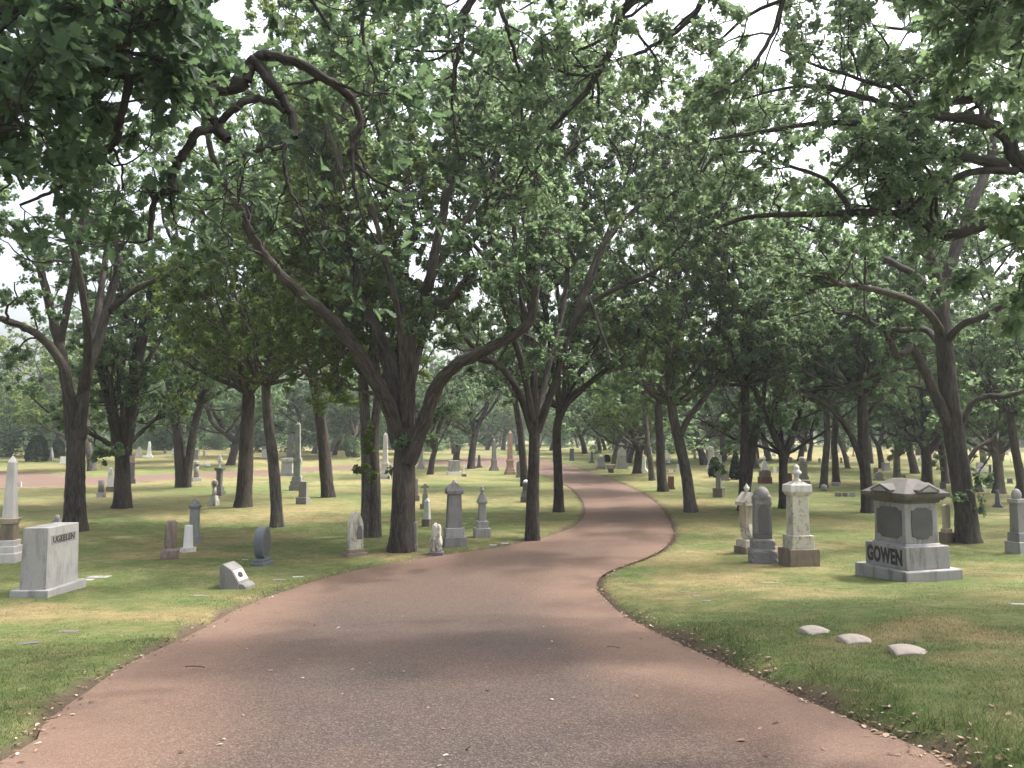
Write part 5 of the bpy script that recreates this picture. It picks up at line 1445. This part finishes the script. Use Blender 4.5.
# --- the far lawns: many small stones
def far_stones(n, x0, x1, y0, y1, label, group, seed):
    r_ = random.Random(seed)
    kinds = [lambda m: tablet(m, m), lambda m: block(m, m), lambda m: tallob(m), lambda m: tablet(m, m, 'gothic'), lambda m: capcol(m, m)]
    for k in range(n):
        px = r_.uniform(x0, x1); py = r_.uniform(y0, y1)
        x, y = ground_at(px, py)
        if float(road_sd(np.array([x]), np.array([y]))[0]) < 1: continue
        kd = r_.randrange(5); h = r_.uniform(3, 8) * (1.5 if kd in (2, 4) else 1) * (1 if py > 450 else .8)
        w_ = h * (r_.uniform(.35, .5) if kd in (2, 4) else r_.uniform(.7, 1.2))
        stone('gravestone', label, px, py, w_, h, kinds[kd](r_.choice(['granite', 'pale', 'white', 'granite_mid', 'marble', 'pink', 'granite', 'pale'])), group=group, single=True)
far_stones(46, 845, 1030, 446.5, 463, 'small far gravestone among many on the bright open lawn at the far right', 'far stones on the bright right lawn', 4)
far_stones(34, 690, 845, 446.5, 464, 'small far gravestone among the many between the oaks right of centre', 'far stones between the right oaks', 5)
far_stones(14, 575, 690, 448, 462, 'small far gravestone among those just past the road bend', 'far stones past the bend', 6)
far_stones(20, 130, 430, 446, 456, 'small far gravestone among those on the far left lawn', 'far stones on the far left lawn', 8)
far_stones(10, 0, 120, 444, 452, 'small far gravestone among those at the far left behind the clipped bushes', 'far stones behind the clipped bushes', 9)

# --- clipped bushes and low evergreens
def bush(name, label, px, py, wpx, hpx, n, leafm, size, shape='cone', group=None):
    x, y, z = place(px, py); s = y / F; W = wpx * s; H = hpx * s
    r = empty(name, (x, y, z)); tag(r, label, 'shrub', group)
    r_ = np.random.default_rng(int(px * 7 + py))
    u = r_.random(n); a = r_.uniform(0, 6.283, n)
    if shape == 'cone': rad = W / 2 * np.sqrt(np.clip(1 - u ** 2.4, 0, 1)) * (.9 + .1 * np.minimum(u * 6, 1))
    elif shape == 'spire': rad = W / 2 * (1 - u) ** .75 * np.minimum(.6 + u * 4, 1)
    elif shape == 'fan': rad = W / 2 * (.35 + .65 * u) * np.sqrt(np.clip(1 - np.maximum(u - .6, 0) ** 2 * 5, 0, 1))
    else: rad = W / 2 * np.sqrt(np.clip(1 - (2 * u - .9) ** 2 * .8, 0, 1))
    lump = .8 + .4 * fbm(a * 1.6, u * 4 + px, 3)
    rr = rad * np.sqrt(r_.uniform(.55, 1, n)) * lump
    T = Tree()
    T.leaf_p.append(np.stack([rr * np.cos(a), rr * np.sin(a), .04 + u * H * .97], 1)); T.leaf_d.append(unit(r_.normal(0, .6, (n, 3)) + np.stack([np.cos(a), np.sin(a), .6 + 0 * a], 1))); T.leaf_s.append(size * r_.uniform(.6, 1.3, n))
    link(bpy.data.objects.new('foliage', T.crown_mesh(np.zeros(3), leafm, 'far')), r)
    T2 = Tree(); k_ = 5
    S = np.zeros((k_, 3)); S[:, 2] = -.05
    P = grow(S, r_.normal(0, .3, (k_, 3)) + [0, 0, 1], np.full(k_, H * .7), 5, .1, .05)
    T2.tube(P, np.full((k_, 1), .03) * np.linspace(1, .4, 6)[None], 5)
    V, Q, B = T2.tb[0]
    me = np_mesh('stem', V, Q.ravel(), np.full(len(Q), 4), M['bark'], True); attr(me, 'barkco', 'FLOAT_VECTOR', 'POINT', B)
    link(bpy.data.objects.new('stem', me), r)
    return r
bush('clipped_bush', 'larger dark clipped dome bush beyond the side road at the far left', 37, 462, 20, 26, 6000, 'needle', .11)
bush('clipped_bush', 'smaller clipped bush right of the larger dark dome bush', 58, 459, 12, 19, 3500, 'needle', .11)
bush('evergreen_shrub', 'dark round clipped evergreen behind the cross stone', 715, 478, 11, 19, 4000, 'needle', .10)
bush('evergreen_shrub', 'dark conical evergreen right of the grey low slab', 736, 480, 13, 27, 4500, 'needle', .10, 'spire')
bush('low_shrub', 'yellow-green fan-shaped shrub on the far lawn', 341, 451, 17, 12, 2500, 'leaf_yellow', .14, 'fan')
bush('young_tree_shrub', 'small leafy sapling shrub right of the yellow-green fan shrub', 352, 458, 15, 22, 1500, 'leaf', .17, 'ball')
bush('low_evergreen', 'left one of the dark low spreading evergreens far back on the left', 193, 447, 40, 20, 6000, 'needle', .26, 'ball')
bush('low_evergreen', 'right one of the dark low spreading evergreens far back on the left', 245, 448, 56, 24, 9000, 'needle', .26, 'ball')
bush('evergreen_shrub', 'little round green shrub behind the wreathed grey tablet', 607, 463, 5, 7, 800, 'needle', .12)
0 and bush('leafy_shrub', 'loose green shrub at the far road beside the slim road-edge oak', 578, 466, 12, 26, 1800, 'leaf', .17, 'ball')

# bushy young trees, leafy down to the ground, closing the far end of the grove
def bushy(seed, H, Rw, n):
    r_ = np.random.default_rng(seed); T = Tree()
    C = T.trunk(np.array([[0, 0, 0], [.1, 0, H * .3], [0, .1, H * .6]]), .12, .05, 7)
    k = 26; c = np.stack([r_.normal(0, Rw * .45, k), r_.normal(0, Rw * .45, k), r_.uniform(.08, .85, k) * H], 1)
    q = r_.integers(0, k, n); rad = Rw * .38 * (1.15 - c[q, 2] / H * .6)
    T.leaf_p.append(c[q] + unit(r_.normal(0, 1, (n, 3))) * (rad * r_.uniform(.4, 1, n) ** .5)[:, None] * [1, 1, .8]); T.leaf_d.append(unit(r_.normal(0, 1, (n, 3)))); T.leaf_s.append(r_.uniform(.16, .34, n))
    T.leaf_p[0][:, 2] = np.maximum(T.leaf_p[0][:, 2], .1)
    return T
r_ = random.Random(12); first_b = {}; cb_ = 0
for q in range(400):
    if cb_ >= 54: break
    y = r_.uniform(78, 165); x = r_.uniform(-.74, .74) * y
    if x > .28 * y and y < 125: continue
    if -.07 * y < x < 0 and y < 120: continue
    if float(road_sd(np.array([x]), np.array([y]))[0]) < 4: continue
    k = q % 3; lab = 'bushy young tree among many at the far hazy end of the grove'; gp = 'bushy young trees at the far end'
    sc_ = r_.uniform(.8, 1.3)
    if k not in first_b:
        o = bushy(300 + k, (5.5, 7, 4.2)[k], (3.2, 3.6, 3.4)[k], 4200).build('bushy_tree', lab, (0, 0, 0), 'bark', ('leaf', 'leaf_dark', 'leaf')[k], 'far', gp); first_b[k] = o
        o.location = (x, y, float(base_h(x, y)) - .05); o.scale = (sc_,) * 3
    else:
        copy_tree(first_b[k], (x, y, float(base_h(x, y)) - .05), r_.uniform(0, 6.28), (sc_, sc_, sc_ * r_.uniform(.8, 1.1)), lab, gp)
    cb_ += 1

# --- burl on the forked oak, a litter bin by the far road
loc = np.array(T_BURL.location); p = unproj(127, 451, loc[1] - .28)
b = bm_to(bm_rock(.26, .3, -.17, .17, 5, .2, 2.2), 'burl', [M['bark']], T_BURL); b.location = tuple(p - loc)
attr(b.data, 'barkco', 'FLOAT_VECTOR', 'POINT', np.array([v.co for v in b.data.vertices]) * .6)
x, y, z = place(518, 455)
r = empty('litter_bin', (x, y, z)); tag(r, 'dark litter bin on a post at the far side of the road', 'litter bin')
m_, nt, out = new_mat('dark_metal'); principled(nt, out, (.03, .035, .035), .5, .4)
pb = bm_to(bm_lathe([(.05, -.1), (.05, .45)], 8), 'post', [m_], r)
bb = bm_to(bm_lathe([(.24, .44), (.28, .5), (.3, 1.0), (.32, 1.05), (.3, 1.1), (.24, 1.12)], 14), 'drum', [m_], r)
# fallen twigs on the road
m_, nt, out = new_mat('twig_wood'); principled(nt, out, (.075, .055, .042), .9, .1)
TW = [(185, 671, .2), (620, 652, .16), (470, 752, .1), (905, 740, .2)]
for k, (px, py, L) in enumerate(TW):
    x, y = ground_at(px, py); z = float(base_h(x, y)) + .035
    T = Tree(); P = grow(np.array([[0, 0, 0.]]), np.array([[math.cos(k * 2.1), math.sin(k * 2.1) * .5, 0.02]]), np.array([L]), 6, .18, 0)
    P[..., 2] = np.abs(P[..., 2]) * .1 + .004
    T.tube(P, np.full((1, 7), .0045), 5); V, Q, B = T.tb[0]
    o = bpy.data.objects.new('fallen_twig', np_mesh('fallen_twig', V, Q.ravel(), np.full(len(Q), 4), m_, True)); link(o); o.location = (x, y, z)
    tag(o, 'thin dead brown twig lying on the road surface among others', 'twig', 'dead twigs on the road')
# ------------------------------------------------------------------ light and air
w = bpy.data.worlds.new('World'); SC.world = w
w.use_nodes = True
nt = w.node_tree
for n_ in list(nt.nodes): nt.nodes.remove(n_)
sky = nt.nodes.new('ShaderNodeTexSky'); sky.sky_type = 'NISHITA'
SUN_EL, SUN_AZ = R(60), R(68)            # azimuth clockwise from +Y
sky.sun_disc = False; sky.sun_elevation = SUN_EL; sky.sun_rotation = SUN_AZ
sky.air_density = 1.0; sky.dust_density = 8.0; sky.ozone_density = 0.4
bg = nt.nodes.new('ShaderNodeBackground'); bg.inputs[1].default_value = 0.15
wo = nt.nodes.new('ShaderNodeOutputWorld')
hs = nt.nodes.new('ShaderNodeHueSaturation'); hs.inputs['Saturation'].default_value = 0.45   # hazy, milky sky
nt.links.new(sky.outputs[0], hs.inputs['Color']); nt.links.new(hs.outputs[0], bg.inputs[0]); nt.links.new(bg.outputs[0], wo.inputs[0])
sd_ = bpy.data.lights.new('sun', 'SUN'); sd_.energy = 1.6; sd_.angle = R(3); sd_.color = (1.0, 0.93, 0.84)
so = bpy.data.objects.new('sun', sd_); link(so)
dirv = Vector((math.sin(SUN_AZ) * math.cos(SUN_EL), math.cos(SUN_AZ) * math.cos(SUN_EL), math.sin(SUN_EL)))
so.rotation_euler = dirv.to_track_quat('Z', 'Y').to_euler()
so.location = dirv * 60

SC.view_settings.view_transform = 'Standard'
SC.view_settings.look = 'None'
SC.view_settings.exposure = 1.72
SC.view_settings.gamma = 1.0
SC.view_settings.use_curve_mapping = False
cy = SC.cycles
cy.max_bounces = 12; cy.diffuse_bounces = 8; cy.glossy_bounces = 2; cy.transmission_bounces = 6; cy.volume_bounces = 0
cy.caustics_reflective = False; cy.caustics_refractive = False

# the hazy air of the grove
HB = bm_box(640, 640, -2.5, 24, 1, 640, 640)
hm, nt, out = new_mat('hazy_air')
pv = nt.nodes.new('ShaderNodeVolumePrincipled')
pv.inputs['Color'].default_value = (0.90, 0.95, 1.0, 1); pv.inputs['Density'].default_value = 0.0009; pv.inputs['Anisotropy'].default_value = 0.4
nt.links.new(pv.outputs[0], out.inputs['Volume'])
hz = bm_to(HB, 'haze', [hm]); tag(hz, 'thin pale summer haze between the trees', 'haze', kind='stuff')
